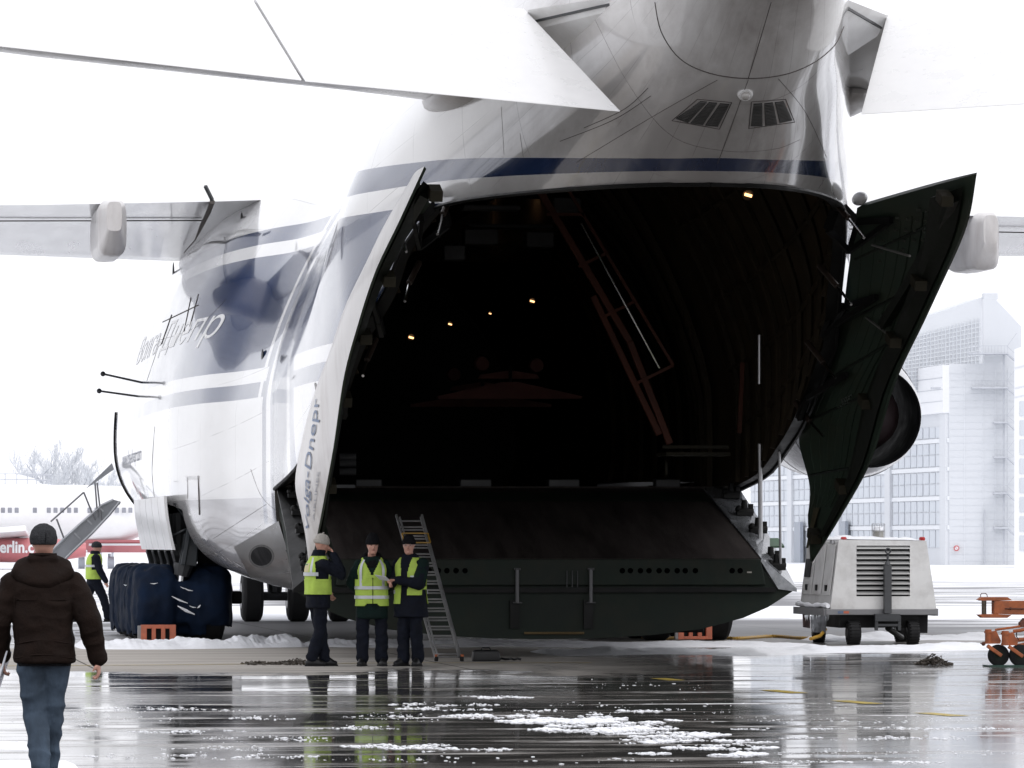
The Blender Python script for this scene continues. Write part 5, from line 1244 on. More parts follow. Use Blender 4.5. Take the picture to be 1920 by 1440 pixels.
MB().poly_extrude([tp(1913, 1168), tp(1921, 1159), tp(1960, 1159), tp(1960, 1178), tp(1914, 1176)], (0, .12, 0)).build('pivot_block', M('rusty_orange', (.22, .07, .04), .6, var=.4, vsc=15), TW, smooth=False)
MB().path([tp(1906, 1186, -.05), tp(1906, 1194, -.07), tp(1910, 1199, -.05)], .007, 6).build('hose', BLACKM, TW)
q = MB(); q.sphere(tp(1844, 1207), .03, 8, 6); q.tube(tp(1838, 1206), tp(1846, 1206), .008); q.build('hitch_nut', M('rust', (1, 1, 1)), TW)
for (x, yc, dy) in ((1872, 1230.5, 0), (1912, 1232, -.05)):
    c = tp(x, yc, dy + .05); c.z = .155
    q = MB(); q.revolve(c - Vector((0, .045, 0)), (0, 1, 0), [(0, .11), (.01, .142), (.03, .150), (.06, .150), (.08, .142), (.09, .11)], 28); wt = q.build('wheel', RUBBER, TW)
    MB().revolve(c - Vector((0, .05, 0)), (0, 1, 0), [(0, .02), (.003, .075), (.1, .075)], 20).build('rim', D_GREEN, wt)
    MB().beam(tp(x - 21, yc - 20, dy - .06), tp(x + 6, yc - 1, dy - .06), .04, .05).build('wheel_arm', ORANGE, TW, bevel=.006)
gp_ = MB().box(Vector((tp(1900, 1250).x, tY + .05, .012)), (.75, .4, .02)).build('ground_plate', M('green_plate', (.02, .07, .05), .4)); tag(gp_, 'thin green plate under the small wheels of the orange tow bar', 'ground plate')

# ------------------------------------------------------------------ SNOW BANKS and slush
def snow_bank(line, width, hgt, name, label, seed, nx=220, ny=16):
    pts = [Vector(p) for p in line]; L = [0]
    for a, b_ in zip(pts[:-1], pts[1:]): L.append(L[-1] + (b_ - a).length)
    rows_ = []
    for i in range(nx + 1):
        s_ = L[-1] * i / nx; k = max(0, min(len(pts) - 2, int(np.searchsorted(L, s_)) - 1)); t = (s_ - L[k]) / (L[k + 1] - L[k]); p = pts[k].lerp(pts[k + 1], t); row = []
        for j in range(ny + 1):
            v = j / ny * 2 - 1; prof = max(0, 1 - v * v) ** .8; q_ = p + Vector((0, v * width / 2 * (1 + .3 * noise.noise(Vector((s_ * .5, seed, 0)))), 0))
            h = hgt * prof * (.35 + 1.1 * max(0, noise.noise(Vector((s_ * 1.1, v, seed))) + .35)) + hgt * .45 * prof * noise.noise(Vector((s_ * 3.2, v * 2.2, seed))) + hgt * .25 * prof * abs(noise.noise(Vector((s_ * 8, v * 4, seed)))) + .012 * prof * abs(noise.noise(Vector((s_ * 16, v * 7, seed))))
            end = min(1, i / 8, (nx - i) / 8); row.append(q_ + Vector((0, 0, -.012 + max(0, h) * end + .012 * (prof > .02) * end)))
        rows_.append(row)
    o = MB().rings(rows_, False).build(name, SNOW, ang=80); tag(o, label, 'snow', kind='stuff'); return o
snow_bank([G(140, 1213), G(300, 1213), G(440, 1212), G(560, 1209)], 3.4, .17, 'snow_bank', 'lumpy white snow ridge in front of the navy covered wheels', 1.0)
snow_bank([G(560, 1210), G(700, 1212), G(840, 1211), G(960, 1208)], 2.4, .09, 'snow_bank', 'low broken snow ridge behind the three workers', 2.0)
snow_bank([G(930, 1207), G(1150, 1210), G(1330, 1208), G(1520, 1211)], 5.0, .045, 'snow_bank', 'thin trodden snow strip under the ramp edge', 3.0)
snow_bank([G(1010, 1226), G(1200, 1222), G(1400, 1224), G(1560, 1218), G(1760, 1216), G(2000, 1214)], 3.6, .06, 'snow_bank', 'long white snow band passing in front of the power unit', 4.0, 300)
snow_bank([G(140, 1184), G(-60, 1186)], 5.0, .08, 'snow_bank', 'snow patch behind the man in the brown jacket', 5.0, 60)
snow_bank([G(1500, 1200), G(1700, 1196), G(1900, 1198), G(2050, 1198)], 4.0, .07, 'snow_bank', 'snow patch under and beside the wheels of the power unit', 6.0)
snow_bank([G(1380, 1152), G(1600, 1150), G(1800, 1150), G(2100, 1152)], 14.0, .10, 'snow_bank', 'wide snow field behind the power unit', 7.0)
snow_bank([G(-80, 1395), G(20, 1398), G(70, 1402)], 1.7, .035, 'snow_bank', 'flat snow patch at the lower left corner beside the jeans', 8.0, 60)
snow_bank([G(-80, 1432), G(60, 1433), G(150, 1436)], 1.4, .03, 'snow_bank', 'flat snow patch at the bottom left edge of the photo', 9.0, 60)
rnd = random.Random(21)
ic_v = []; bmi = bmesh.new(); bmesh.ops.create_icosphere(bmi, subdivisions=1, radius=1); ic_v = [v.co.copy() for v in bmi.verts]; ic_f = [tuple(v.index for v in f.verts) for f in bmi.faces]; bmi.free()
streaks = [  # picture x0, x1, y, spread in y, pieces, size
 (665, 960, 1321, 4, 260, 1.0), (960, 1420, 1333, 5, 520, 1.1), (820, 1010, 1342, 6, 420, 1.3), (930, 1280, 1352, 7, 1300, 1.8), (980, 1270, 1366, 8, 1300, 1.6), (1130, 1370, 1378, 6, 700, 1.4),
 (830, 1000, 1308, 4, 320, 1.2), (740, 960, 1329, 4, 260, 1.0), (430, 560, 1347, 5, 160, .9), (560, 760, 1365, 5, 160, .9), (380, 640, 1385, 7, 170, .8), (640, 850, 1399, 7, 330, 1.1), (700, 960, 1405, 6, 300, 1.1),
 (1110, 1460, 1391, 6, 700, 1.3), (1240, 1460, 1402, 5, 420, 1.2), (1310, 1440, 1414, 5, 480, 1.4), (1180, 1260, 1413, 3, 90, 1.1), (1370, 1920, 1367, 4, 420, .9), (1300, 1920, 1350, 14, 220, .7), (1450, 1920, 1412, 12, 200, .7),
 (560, 1300, 1425, 10, 130, .8), (640, 900, 1345, 10, 150, .8), (1100, 1130, 1340, 2, 30, 1), (1680, 1720, 1262, 2, 14, 1.3), (300, 520, 1405, 10, 110, .8), (20, 330, 1350, 30, 200, .7), (1040, 1330, 1287, 12, 90, .8), (1000, 1900, 1322, 14, 160, .6), (150, 520, 1330, 5, 260, 1.0), (150, 600, 1418, 6, 300, 1.1), (1450, 1900, 1385, 5, 300, 1.0), (1350, 1800, 1430, 5, 300, 1.1), (240, 460, 1372, 4, 220, 1.0)]
for gi, st in enumerate(streaks):
    pass
SL = MB(); tot = 0
for (x0, x1, y, sp_, n_, sz) in streaks:
    for i in range(int(n_ * 1.9)):
        u = rnd.random(); px = x0 + (x1 - x0) * u; w = math.sin(math.pi * u) ** .5
        py = y + rnd.gauss(0, 1) * sp_ * .42 * w
        if noise.noise(Vector((px * .014, py * .30, 1.5))) < -.05 or rnd.random() > .4 + 1.5 * (noise.noise(Vector((px * .05, py * .7, 4))) + .25): continue
        p = G(px, py); s_ = sz * (.0035 + .011 * rnd.random() ** 3) * (.5 + .5 * w)
        if abs(p.y) > 75: continue
        a = rnd.uniform(0, 6.28); ca, sa = math.cos(a), math.sin(a); sx, sy, sz_ = s_ * rnd.uniform(1.2, 3.6), s_ * rnd.uniform(2.0, 6.0), s_ * rnd.uniform(.35, .75)
        SL.add([(p.x + v.x * sx * ca - v.y * sy * sa * .3, p.y + v.y * sy + v.x * sx * sa * .3, max(-.005, v.z * sz_ + sz_ * .35)) for v in ic_v], ic_f)
sl_o = SL.build('slush', SNOW, ang=180); tag(sl_o, 'scattered slush clumps and streaks on the wet foreground', 'slush', kind='stuff')
# ------------------------------------------------------------------ PEOPLE
def capsule(mb, p0, r0, p1, r1, n=14, fl=1.0):
    p0, p1 = Vector(p0), Vector(p1); d = p1 - p0; L = d.length
    if L < 1e-5: mb.sphere(p0, r0, n, 8); return
    d /= L; x = d.cross(Vector((0, 1, 0)) if abs(d.y) < .9 else Vector((1, 0, 0))).normalized(); y = d.cross(x); rg = []
    for i in range(5): a = math.pi / 2 * i / 5; rg.append((-math.cos(a) * r0, max(.02 * r0, math.sin(a) * r0)))
    rg.append((0, r0)); rg.append((L, r1))
    for i in range(1, 6): a = math.pi / 2 * i / 5; rg.append((L + math.sin(a) * r1, max(.02 * r1, math.cos(a) * r1)))
    mb.rings([[p0 + d * t + (x * math.cos(2 * math.pi * j / n) + y * math.sin(2 * math.pi * j / n) * fl) * r for j in range(n)] for t, r in rg], True, True, True)
class Torso:
    """stack of ellipses (z, cx, cy, rx, ry), interpolated"""
    def __init__(s, rows): r = list(zip(*rows)); s.z0, s.z1 = r[0][0], r[0][-1]; s.f = [pchip(r[0], r[k]) for k in range(1, 5)]
    def at(s, z, a, off=0.0, e=.82):
        cx, cy, rx, ry = [f(z) for f in s.f]; c_, s_ = math.cos(a), math.sin(a)
        return Vector((cx + (rx + off) * math.copysign(abs(c_) ** e, c_), cy + (ry + off) * math.copysign(abs(s_) ** e, s_), z))
    def solid(s, mb, z0, z1, off=0.0, n=28, m=16): mb.rings([[s.at(z0 + (z1 - z0) * i / m, 2 * math.pi * j / n, off) for j in range(n)] for i in range(m + 1)], True, True, True)
    def band(s, mb, z0, z1, a0, a1, off, th=.006, n=28, m=2):
        o = [[s.at(z0 + (z1 - z0) * i / m, a0 + (a1 - a0) * j / n, off) for j in range(n + 1)] for i in range(m + 1)]
        i_ = [[s.at(z0 + (z1 - z0) * i / m, a0 + (a1 - a0) * j / n, off - th) for j in range(n + 1)] for i in range(m + 1)]
        mb.rings(o, False); mb.rings(i_, False); mb.rings([o[0], i_[0]], False); mb.rings([o[-1], i_[-1]], False)
        mb.rings([[r[0] for r in o], [r[0] for r in i_]], False); mb.rings([[r[-1] for r in o], [r[-1] for r in i_]], False)
def hand(mb, wrist, d, palm_n, curl=.5, sz=1.0):
    """palm and five bent fingers; d points from the wrist to the knuckles, palm_n out of the palm"""
    w = Vector(wrist); d = Vector(d).normalized(); n_ = Vector(palm_n); n_ = (n_ - d * n_.dot(d)).normalized(); s_ = d.cross(n_)
    pl = .095 * sz
    for k in range(4): capsule(mb, w + s_ * (k - 1.5) * .012 * sz, .018 * sz, w + d * pl + s_ * (k - 1.5) * .019 * sz, .0125 * sz, 8)
    for k, L in enumerate((.068, .078, .073, .056)):
        p = w + d * pl + s_ * (k - 1.5) * .0205 * sz; dd = d.copy(); r = .0098 * sz
        for j, f_ in enumerate((.45, .32, .25)):
            ang = curl * (.35 + .35 * j) + .05 * k; dd = (d * math.cos(ang * (j + 1) * .8) + n_ * math.sin(ang * (j + 1) * .8)).normalized(); q = p + dd * L * f_ * sz; capsule(mb, p, r, q, r * .9, 8); p = q; r *= .9
    t0 = w + d * .02 * sz - s_ * .026 * sz; t1 = t0 + (d * .6 - s_ * .55 + n_ * .35).normalized() * .04 * sz; t2 = t1 + (d * .8 - s_ * .1 + n_ * .5).normalized() * .032 * sz
    capsule(mb, t0, .014 * sz, t1, .012 * sz, 8); capsule(mb, t1, .0115 * sz, t2, .009 * sz, 8)
def head(mb, c, yaw, pitch=0.0):
    """head centred at c (mid ear height) looking along +y turned by yaw; returns the local frame"""
    Mh = Matrix.Rotation(yaw, 3, 'Z') @ Matrix.Rotation(pitch, 3, 'X'); c = Vector(c); T = lambda x, y, z: c + Mh @ Vector((x, y, z))
    rows_ = [(-.125, .030, .030, .045), (-.110, .045, .048, .035), (-.085, .058, .066, .022), (-.05, .066, .082, .010), (0, .073, .094, 0), (.04, .076, .098, -.004), (.08, .068, .088, -.006), (.11, .045, .06, -.008), (.125, .02, .03, -.008)]
    mb.rings([[T(rx * math.cos(a), cy + ry * math.sin(a), z) for a in [2 * math.pi * j / 20 for j in range(20)]] for z, rx, ry, cy in rows_], True, True, True)
    capsule(mb, T(0, .090, .012), .010, T(0, .112, -.028), .015, 8); capsule(mb, T(-.03, .086, .028), .012, T(.03, .086, .028), .012, 8)
    capsule(mb, T(-.045, .062, -.02), .02, T(-.04, .055, -.05), .02, 8); capsule(mb, T(.045, .062, -.02), .02, T(.04, .055, -.05), .02, 8)
    capsule(mb, T(-.022, .083, -.062), .010, T(.022, .083, -.062), .010, 8); capsule(mb, T(-.012, .080, -.098), .016, T(.012, .080, -.098), .016, 8)
    for s_ in (-1, 1): capsule(mb, T(s_ * .076, -.006, .018), .012, T(s_ * .073, -.002, -.022), .009, 8, .7)
    return T
def face_parts(T, par, stubble=False):
    EYE = M('eye_dark', (.03, .025, .022), .3, var=0); LIP = M('lip_tone', (.30, .11, .09), .5, var=0)
    for s_ in (-1, 1):
        q = MB(); q.sphere(T(s_ * .030, .086, .008), (.011, .007, .006), 8, 6); q.build('eye', EYE, par, local=True)
        MB().tube(T(s_ * .017, .099, .030), T(s_ * .046, .088, .030), .0035, n=6).build('eyebrow', M('brow_hair', (.05, .035, .025), .8, var=0), par, local=True)
    MB().tube(T(-.020, .094, -.062), T(.020, .094, -.062), .0045, n=6).build('mouth', LIP, par, local=True)
def hat(T, par, mat, low=-.005, tall=.15, fold=True, vox=.009, seed=1, wide=1.0):
    mb = MB(); rows_ = [(low, 1.10), (low + .02, 1.16), (low + .05, 1.17), (.06, 1.12), (.09, 1.02), (tall - .02, .74), (tall, .35)]
    mb.rings([[T(.076 * k * wide * math.cos(a), -.004 + .100 * k * math.sin(a), z) for a in [2 * math.pi * j / 24 for j in range(24)]] for z, k in rows_], True, True, True)
    o = remeshed('hat', mb, vox, mat, 3, .0, 1, parent=par, local=True, wr2=.004, wsc2=26, seed=seed); return o
def boots(par, ankle, toe, mat=BOOT):
    a = Vector(ankle); t = Vector(toe).normalized(); mb = MB()
    capsule(mb, (a.x - t.x * .05, a.y - t.y * .05, .045), .045, (a.x + t.x * .15, a.y + t.y * .15, .038), .040, 12, 1.15)
    capsule(mb, (a.x, a.y, .06), .052, (a.x, a.y, .17), .055, 12); capsule(mb, (a.x + t.x * .04, a.y + t.y * .04, .09), .045, (a.x + t.x * .10, a.y + t.y * .10, .06), .042, 12)
    o = remeshed('shoe', mb, .014, mat, 2, parent=par, local=True)
    for v in o.data.vertices: v.co.z = max(.004, v.co.z)
    q = MB(); q.hexa([(a.x - t.x * .10 - t.y * .045, a.y - t.y * .10 + t.x * .045, .0), (a.x - t.x * .10 + t.y * .045, a.y - t.y * .10 - t.x * .045, .0), (a.x + t.x * .19 + t.y * .04, a.y + t.y * .19 - t.x * .04, .0), (a.x + t.x * .19 - t.y * .04, a.y + t.y * .19 + t.x * .04, .0)],
                     [(a.x - t.x * .10 - t.y * .045, a.y - t.y * .10 + t.x * .045, .022), (a.x - t.x * .10 + t.y * .045, a.y - t.y * .10 - t.x * .045, .022), (a.x + t.x * .19 + t.y * .04, a.y + t.y * .19 - t.x * .04, .022), (a.x + t.x * .19 - t.y * .04, a.y + t.y * .19 + t.x * .04, .022)])
    q.build('sole', RUBBER, o, local=True, bevel=.01); return o
def body(par, legs, arms, neck, hc, hyaw, hpitch=0.0, vox=.014, hands=()):
    mb = MB()
    capsule(mb, (0, 0, 1.0), .12, (0, 0, 1.38), .13); capsule(mb, (-.10, 0, 1.42), .06, (.10, 0, 1.42), .06)
    for h, k, a in legs:
        capsule(mb, h, .085, k, .055); capsule(mb, k, .055, a, .04)
    for s_, e, w in arms:
        capsule(mb, s_, .05, e, .04); capsule(mb, e, .04, w, .026)
    capsule(mb, (0, -.01, 1.42), .062, neck, .056); T = head(mb, hc, hyaw, hpitch)
    for hd in hands: hand(mb, *hd)
    o = remeshed('body', mb, vox, SKIN, 1, parent=par, local=True); return o, T
def trousers(par, legs, mat, r=(.115, .085, .075), vox=.016, seed=0., wr=.010, hip=.16, flare=1.0):
    mb = MB(); mb.rings([[(hip * math.cos(a) * k, .11 * math.sin(a) * k, z) for a in [2 * math.pi * j / 20 for j in range(20)]] for z, k in ((.84, .9), (.92, 1.0), (1.0, .98), (1.06, .9))], True, True, True)
    for h, k, a in legs:
        capsule(mb, h, r[0], k, r[1]); capsule(mb, k, r[1], Vector(a) + Vector((0, 0, .02)), r[2] * flare)
    return remeshed('trousers', mb, vox, mat, 3, wr, 5.0, (1, 1, 1.5), par, True, wr2=.004, wsc2=22, seed=seed)
def sleeve(mb, s_, e, w, r=(.075, .068, .05)): capsule(mb, s_, r[0], e, r[1]); capsule(mb, e, r[1], w, r[2])

# --- man in the foreground, seen from behind
gE = G(80, 1471); E = thing('person', 'man in brown hooded jacket, grey knit hat and jeans walking away, nearest the camera', 'person', tuple(gE), -ALPHA + R(2))
legsE = [((-.085, 0, .93), (-.055, .05, .50), (-.005, -.12, .12)), ((.085, 0, .93), (.055, .10, .50), (.025, .22, .10))]
armsE = [((-.215, 0, 1.41), (-.315, -.02, 1.14), (-.30, .12, .91)), ((.215, 0, 1.41), (.325, -.05, 1.15), (.385, .02, .89))]
bE, TE = body(E, legsE, armsE, (.0, .01, 1.57), (.0, .02, 1.70), R(-4), 0, .010,
              hands=[((-.297, .13, .895), (.1, .1, -1), (1, .2, 0), 1.0), ((.388, .02, .875), (.03, .05, -1), (-1, .1, 0), 1.1)])
trousers(E, legsE, JEANS, (.112, .082, .066), .012, 3., .013, .172)
tE = Torso([(.83, .01, 0, .205, .155), (.88, .01, 0, .212, .16), (1.0, .01, 0, .205, .155), (1.12, 0, 0, .208, .15), (1.28, 0, 0, .225, .155), (1.38, 0, 0, .225, .145), (1.45, 0, 0, .19, .125), (1.52, 0, .0, .115, .10), (1.57, 0, .01, .085, .09)])
mb = MB(); tE.solid(mb, .86, 1.565, 0, 32, 22)
for a in armsE: sleeve(mb, a[0], a[1], a[2], (.088, .083, .062))
jE = remeshed('jacket', mb, .011, BROWN, 3, .010, 4.5, (1, 1, 2.2), E, True, wr2=.006, wsc2=13, seed=5.)
q = MB(); 
for z in (1.005, .905): q.path([tE.at(z + .012 * math.sin(a * 3), a, .004) for a in [2 * math.pi * j / 40 for j in range(41)]], .006, 5)
for s_ in (-1, 1): q.path([tE.at(.90 + .6 * i / 14, -math.pi / 2 + s_ * (1.05 - .1 * i / 14), .004) for i in range(15)], .005, 5)
q.path([Vector((.0, -.152, 1.30)) + Vector((0, -.001 * i, 0)) for i in range(1)] + [tE.at(1.30, -math.pi / 2 + .9 * (i / 10 * 2 - 1), .003) for i in range(11)], .004, 5)
sm_ = q.build('jacket_seams', BROWN, jE, local=True); sm_['kind'] = 'stuff'
mb = MB()   # hood lying on the back
for i in range(15):
    t = i / 14 * 2 - 1; x = .17 * t; capsule(mb, (x * .9, -.03 + .02 * t * t, 1.545 + .035 * (1 - t * t)), .042, (x, -.115 + .06 * t * t, 1.42 + .07 * t * t - .0), .052)
for s_ in (-1, 1): capsule(mb, (s_ * .10, .0, 1.57), .035, (s_ * .07, .09, 1.54), .03)
capsule(mb, (-.08, -.06, 1.585), .034, (.08, -.06, 1.585), .034)
remeshed('hood', mb, .011, BROWN, 4, .006, 6, (1, 1, 1.2), jE, True, wr2=.004, wsc2=18, seed=9.)
MB().path([(-.095, -.05, 1.615), (0, -.088, 1.618), (.095, -.05, 1.615)], .013, 8).build('collar_edge', BROWN, jE, local=True)
hE = hat(TE, E, HATG, -.012, .138, vox=.008, wide=1.10)
q = MB(); q.path([TE(.03, -.004 - .118 * math.cos(a), .0 + .135 * math.sin(a)) for a in [.0, .2, .5, .8, 1.1, 1.35]], .0035, 5); q.build('hat_seam', HATB, hE, local=True)
q = MB(); tE.band(q, .835, .885, 0, 2 * math.pi, -.02); q.build('inner_hem', HATB, jE, local=True)
for s_ in (-1, 1):
    q = MB(); pk = [Vector((s_ * .10 + dx, -.128 - (.01 if dz < -.05 else 0), .80 + dz)) for dx, dz in ((-.055, .035), (.055, .035), (.05, -.07), (0, -.09), (-.05, -.07))]; q.path(pk + [pk[0]], .003, 4); q.build('back_pocket', M('jeans_seam', (.02, .04, .07), .8), E, local=True) if False else None
MB().tube(Vector((.386, .02, .893)), Vector((.387, .02, .88)), .037, .036, 14).build('wrist_watch', DSTEEL, E, local=True)
for an_, tv in (((-.005, -.12, .12), (0, 1)), ((.025, .22, .10), (.1, 1))): boots(E, an_, tv, BOOT)
Me = Matrix.Rotation(-ALPHA + R(2), 3, 'Z')
pc = gE + Me @ Vector((-.318, .12, .80)); q = MB()
q.hexa([Vector((-.01, -.10, -.13)), Vector((.0, .10, -.12)), Vector((.08, .12, .13)), Vector((.07, -.08, .14))], [Vector((-.022, -.10, -.13)), Vector((-.012, .10, -.12)), Vector((.068, .12, .13)), Vector((.058, -.08, .14))])
po = q.build('paper_sheets', PAPER, smooth=False); po.location = pc; po.rotation_euler = (0, 0, -ALPHA); tag(po, 'folded white paper sheets held in the left hand of the man in brown', 'paper')

# --- worker in the white hat, seen from behind, hand at his face
def standing(name_label, loc, yaw): return thing('person', name_label, 'person', tuple(loc), yaw)
gA = G(596, 1249); A_ = standing('worker in yellow vest and off-white hat, back to camera, hand at his face', gA, R(-70) - ALPHA)
legsA = [((-.075, -.02, .93), (-.04, .05, .50), (-.01, .10, .10)), ((.075, .0, .93), (.06, .02, .50), (.04, -.10, .10))]
armsA = [((-.185, 0, 1.40), (-.27, .05, 1.15), (-.20, .20, 1.0)), ((.185, .02, 1.40), (.24, .26, 1.27), (.09, .20, 1.52))]
bA, TA = body(A_, legsA, armsA, (.0, .03, 1.56), (.0, .05, 1.68), R(-12), R(-10), .014, hands=[((.09, .20, 1.52), (-.5, -.15, .8), (-.3, -1, 0), 1.2), ((-.20, .2, 1.0), (.2, .5, -.5), (1, 0, 0), 1.)])
trousers(A_, legsA, NAVY, (.105, .080, .078), .014, 1., .014, .155)
tA = Torso([(.78, 0, 0, .20, .15), (.95, 0, 0, .20, .15), (1.15, 0, 0, .20, .15), (1.3, 0, 0, .208, .155), (1.39, 0, 0, .195, .14), (1.46, 0, 0, .145, .11), (1.55, 0, .01, .085, .085), (1.60, 0, .02, .08, .08)])
mb = MB(); tA.solid(mb, .80, 1.60, 0)
for a in armsA: sleeve(mb, a[0], a[1], a[2], (.08, .078, .058))
jA = remeshed('jacket', mb, .014, NAVY, 2, .010, 5, (1, 1, 1.5), A_, True, wr2=.004, wsc2=20, seed=2.)
def vest(par, T_, z0, z1, mat=VEST, seed=0., cut=None, off=.014, e=.82):
    mb = MB(); n_, m_ = 120, 80; rg = []
    for i in range(m_ + 1):
        z = z0 + (z1 - z0) * i / m_; rg.append([T_.at(z, 2 * math.pi * j / n_, off + (.012 if z < 1.2 else .004) + .01 * noise.noise(Vector((math.cos(2 * math.pi * j / n_) * 2.5, math.sin(2 * math.pi * j / n_) * 2.5, z * 6 + seed)))) for j in range(n_)])
    mb.rings(rg, True); me = mb.mesh('vest', mat, True); bm = bmesh.new(); bm.from_mesh(me)
    if cut: bmesh.ops.delete(bm, geom=[f for f in bm.faces if cut(f.calc_center_median())], context='FACES')
    bm.to_mesh(me); bm.free(); o = bpy.data.objects.new('vest', me); place(o, par, True)
    s_ = o.modifiers.new('t', 'SOLIDIFY'); s_.thickness = .008; s_.offset = -1; return o
arm_hole = lambda c: (abs(c.x) > .155 and 1.20 < c.z < 1.47 and abs(c.y) < .10)
vA = vest(A_, tA, .99, 1.52, seed=1., cut=arm_hole)
q = MB(); tA.band(q, 1.245, 1.295, -math.pi + .35, -.30, .034); tA.band(q, 1.245, 1.295, .5, math.pi - .5, .03); q.build('reflective_band', REFL, vA, local=True)
for s_, a_ in ((1, -math.pi / 2 + .62), (-1, -math.pi / 2 - .62)):
    q = MB(); tA.band(q, 1.295, 1.50, a_ - .12, a_ + .12, .024, n=4, m=10); q.build('reflective_strap', REFL, vA, local=True)
q = MB(); tA.band(q, 1.30, 1.42, -math.pi / 2 - .45, -math.pi / 2 + .35, .0235, n=8, m=4); q.build('pale_back_panel', M('cream_panel', (.62, .55, .32), .7), vA, local=True)
q = MB(); tA.band(q, 1.395, 1.41, -math.pi / 2 - .35, -math.pi / 2 + .1, .027, n=6, m=1); q.build('green_print', M('green_print', (.05, .22, .06), .6), vA, local=True)
hat(TA, A_, HATW, .005, .150, vox=.010, wide=1.1); face_parts(TA, bA)
MB().sphere(TA(0, 0, .158), .014, 8, 6).build('hat_tip', HATW, A_, local=True)
MB().box((.13, .05, .93), (.02, .03, .09)).build('belt_tool', STEEL, A_, local=True); MB().sphere((-.17, .02, .90), (.03, .03, .045), 8, 6).build('glove_in_pocket', M('work_glove', (.38, .30, .22), .8), A_, local=True)
for an_, tv in (((-.01, .10, .10), (-.05, 1)), ((.04, -.10, .10), (.25, 1))): boots(A_, an_, tv)

# --- middle worker facing the camera, hands behind the back
gB = G(697, 1249); B_ = standing('middle worker in black hat facing the camera with both hands behind his back', gB, math.pi - ALPHA + R(3))
legsB = [((-.10, 0, .93), (-.135, .02, .50), (-.135, 0, .10)), ((.10, 0, .93), (.13, .02, .50), (.125, .02, .10))]
armsB = [((-.185, 0, 1.39), (-.275, -.08, 1.15), (-.10, -.19, .97)), ((.185, 0, 1.39), (.275, -.08, 1.15), (.10, -.19, .97))]
bB, TB_ = body(B_, legsB, armsB, (.0, .02, 1.55), (-.01, .035, 1.665), R(8), R(-3), .013, hands=[((-.1, -.19, .97), (.6, -.1, -.6), (0, -1, 0), 1.)])
trousers(B_, legsB, NAVY, (.105, .080, .084), .014, 4., .014, .16)
tB = Torso([(.64, 0, 0, .215, .15), (.80, 0, 0, .212, .15), (.95, 0, 0, .205, .15), (1.15, 0, 0, .205, .15), (1.3, 0, 0, .208, .155), (1.39, 0, 0, .192, .14), (1.46, 0, 0, .14, .115), (1.52, 0, .01, .10, .10)])
mb = MB(); tB.solid(mb, .66, 1.51, 0)
for a in armsB: sleeve(mb, a[0], a[1], a[2], (.078, .076, .058))
jB = remeshed('jacket', mb, .014, DKGREENCLOTH, 2, .010, 5, (1, 1, 1.5), B_, True, wr2=.004, wsc2=20, seed=7.)
mb = MB()
for i in range(17):
    t = i / 16 * 2 - 1; a = math.pi / 2 + t * 2.6; capsule(mb, (.105 * math.cos(a), .0 + .09 * math.sin(a), 1.50 - .05 * math.cos(t * 2.6)), .034, (.135 * math.cos(a), .005 + .125 * math.sin(a), 1.445 - .07 * max(0, math.cos(t * 2.6))), .030)
remeshed('fur_collar', mb, .012, HATB, 2, .006, 12, parent=B_, local=True, wr2=.006, wsc2=40)
vfront = lambda c: arm_hole(c) or (c.y > .05 and c.z > 1.24 and abs(c.x) < (c.z - 1.24) * .50) or (c.y > .05 and c.z < .86 and abs(c.x) < (.92 - c.z) * 1.2)
vB = vest(B_, tB, .83, 1.50, seed=4., cut=vfront)
for z in (.93, 1.06): q = MB(); tB.band(q, z, z + .045, 0, 2 * math.pi, .036, n=44); q.build('reflective_band', REFL, vB, local=True)
for s_ in (-1, 1): q = MB(); a_ = math.pi / 2 + s_ * .66; tB.band(q, 1.075, 1.47, a_ - .10, a_ + .10, .030, n=4, m=14); q.build('reflective_strap', REFL, vB, local=True)
MB().path([tB.at(.82 + .40 * i / 8, math.pi / 2 + .02, .032) for i in range(9)], .005, 5).build('vest_zip', HATB, vB, local=True)
hat(TB_, B_, HATB, .012, .175, vox=.010, wide=1.14); face_parts(TB_, bB)
for an_, tv in (((-.135, 0, .10), (-.25, 1)), ((.125, .02, .10), (.3, 1))): boots(B_, an_, tv)

# --- right worker, three-quarter view, hands together in front
gC = G(770, 1249); C_ = standing('right-hand worker in long dark coat and open yellow vest, wearing glasses, hands joined in front', gC, R(142))
legsC = [((-.09, 0, .93), (-.10, .02, .50), (-.10, -.02, .10)), ((.09, 0, .93), (.085, .05, .50), (.08, .06, .10))]
armsC = [((-.19, .0, 1.40), (-.22, .14, 1.14), (.03, .30, 1.19)), ((.19, .0, 1.40), (.245, .10, 1.14), (.10, .30, 1.17))]
bC, TC = body(C_, legsC, armsC, (.0, .03, 1.54), (.0, .05, 1.66), R(24), R(2), .013, hands=[((.03, .30, 1.19), (.7, .45, .0), (0, -.2, -1), 1.1, 1.05), ((.11, .30, 1.17), (-.1, .8, -.3), (-1, 0, -.3), 1.1, 1.05)])
trousers(C_, legsC, NAVY, (.105, .080, .084), .014, 6., .014, .155)
tC = Torso([(.66, 0, -.01, .24, .20), (.78, 0, 0, .225, .185), (.95, 0, 0, .205, .165), (1.15, 0, 0, .20, .155), (1.3, 0, 0, .21, .155), (1.40, 0, 0, .20, .14), (1.48, 0, 0, .14, .11), (1.53, 0, .01, .09, .09), (1.56, 0, .015, .082, .082)])
mb = MB(); tC.solid(mb, .68, 1.55, 0)
for a in armsC: sleeve(mb, a[0], a[1], a[2], (.088, .082, .052))
jC = remeshed('coat', mb, .014, NAVY, 2, .011, 5, (1, 1, 1.5), C_, True, wr2=.004, wsc2=20, seed=8.)
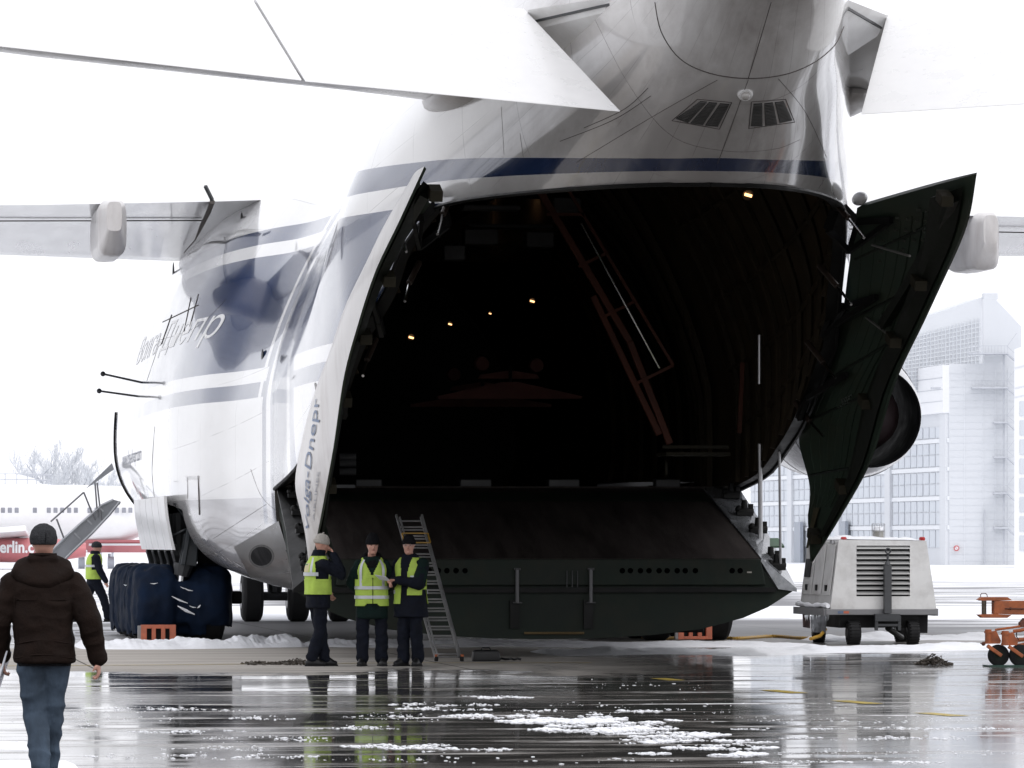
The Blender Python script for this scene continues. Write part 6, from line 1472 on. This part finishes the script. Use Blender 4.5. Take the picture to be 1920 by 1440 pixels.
mb = MB(); capsule(mb, armsC[0][0], .096, Vector(armsC[0][0]).lerp(Vector(armsC[0][1]), .85), .088); remeshed('green_sleeve', mb, .014, DKGREENCLOTH, 2, .006, 6, parent=jC, local=True)
vC = vest(C_, tC, .86, 1.50, seed=6., cut=lambda c: (abs(c.x) > .155 and 1.10 < c.z < 1.47 and abs(c.y) < .11) or (c.y > .02 and abs(c.x) < .055 + max(0, c.z - 1.3) * .2) or (c.z < .98 and c.y > -.05 and c.x < .02) or (c.y < .06 and c.y > -.12 and c.z < 1.06 and c.x < 0))
q = MB(); tC.band(q, 1.20, 1.25, math.pi / 2 + .35, math.pi - .25, .033, n=10); tC.band(q, 1.0, 1.05, -math.pi + .3, .9, .036, n=24); q.build('reflective_band', REFL, vC, local=True)
hat(TC, C_, HATB, .018, .160, vox=.010, wide=1.1); face_parts(TC, bC)
q = MB()
for s_ in (-1, 1): q.path([TC(s_ * .031 + .021 * math.cos(a), .104, .006 + .016 * math.sin(a)) for a in [2 * math.pi * j / 12 for j in range(13)]], .0022, 4); q.path([TC(s_ * .052, .102, .01), TC(s_ * .078, .02, .012)], .002, 4)
q.path([TC(-.01, .106, .008), TC(.01, .106, .008)], .002, 4); q.build('glasses', STEEL, C_, local=True)
for an_, tv in (((-.10, -.02, .10), (-.25, 1)), ((.08, .06, .10), (.2, 1))): boots(C_, an_, tv)
Mc = Matrix.Rotation(R(142), 3, 'Z'); pc = gC + Mc @ Vector((.19, .40, 1.20))
pb = MB().hexa([Vector((-.09, -.05, -.02)), Vector((.10, -.05, .03)), Vector((.10, .09, .03)), Vector((-.09, .09, -.02))], [Vector((-.09, -.05, -.016)), Vector((.10, -.05, .034)), Vector((.10, .09, .034)), Vector((-.09, .09, -.016))]).build('paper_slip', PAPER, smooth=False)
pb.location = pc; pb.rotation_euler = (.5, .1, R(142)); tag(pb, 'small pale paper slip in the joined hands of the right-hand worker', 'paper')

# --- worker far behind, walking right
gD = G(176, 1166); D_ = standing('distant worker in yellow vest and dark cap striding right beside the covered wheels', gD, R(-72) - ALPHA)
legsD = [((-.08, 0, .90), (-.06, -.14, .50), (-.05, -.40, .16)), ((.08, 0, .90), (.06, .20, .52), (.05, .30, .10))]
armsD = [((-.19, 0, 1.38), (-.24, -.05, 1.12), (-.22, .06, .92)), ((.19, 0, 1.38), (.27, .06, 1.12), (.26, .20, .88))]
bD, TD = body(D_, legsD, armsD, (.0, .04, 1.50), (.0, .06, 1.60), R(-5), 0, .02, hands=[((.26, .20, .88), (.1, .3, -1), (-1, 0, 0), .8)])
trousers(D_, legsD, NAVY, (.115, .09, .085), .02, 9., .010)
tD = Torso([(.78, 0, 0, .195, .15), (1.0, 0, 0, .195, .15), (1.25, 0, 0, .21, .15), (1.36, 0, .01, .20, .14), (1.45, 0, .02, .13, .11), (1.54, 0, .03, .08, .085)])
mb = MB(); tD.solid(mb, .80, 1.53, 0)
for a in armsD: sleeve(mb, a[0], a[1], a[2], (.085, .078, .055))
jD = remeshed('jacket', mb, .018, NAVY, 2, .008, 5, parent=D_, local=True)
vD = vest(D_, tD, .92, 1.46, seed=3., cut=lambda c: abs(c.x) > .15 and 1.12 < c.z < 1.43 and abs(c.y) < .10)
q = MB(); tD.band(q, 1.18, 1.23, 0, 2 * math.pi, .036, n=30); q.build('reflective_band', REFL, vD, local=True)
hat(TD, D_, HATG, .0, .135, vox=.012, wide=1.08)
for an_, tv in (((-.05, -.40, .10), (0, 1)), ((.05, .30, .10), (0, 1))): boots(D_, an_, tv)
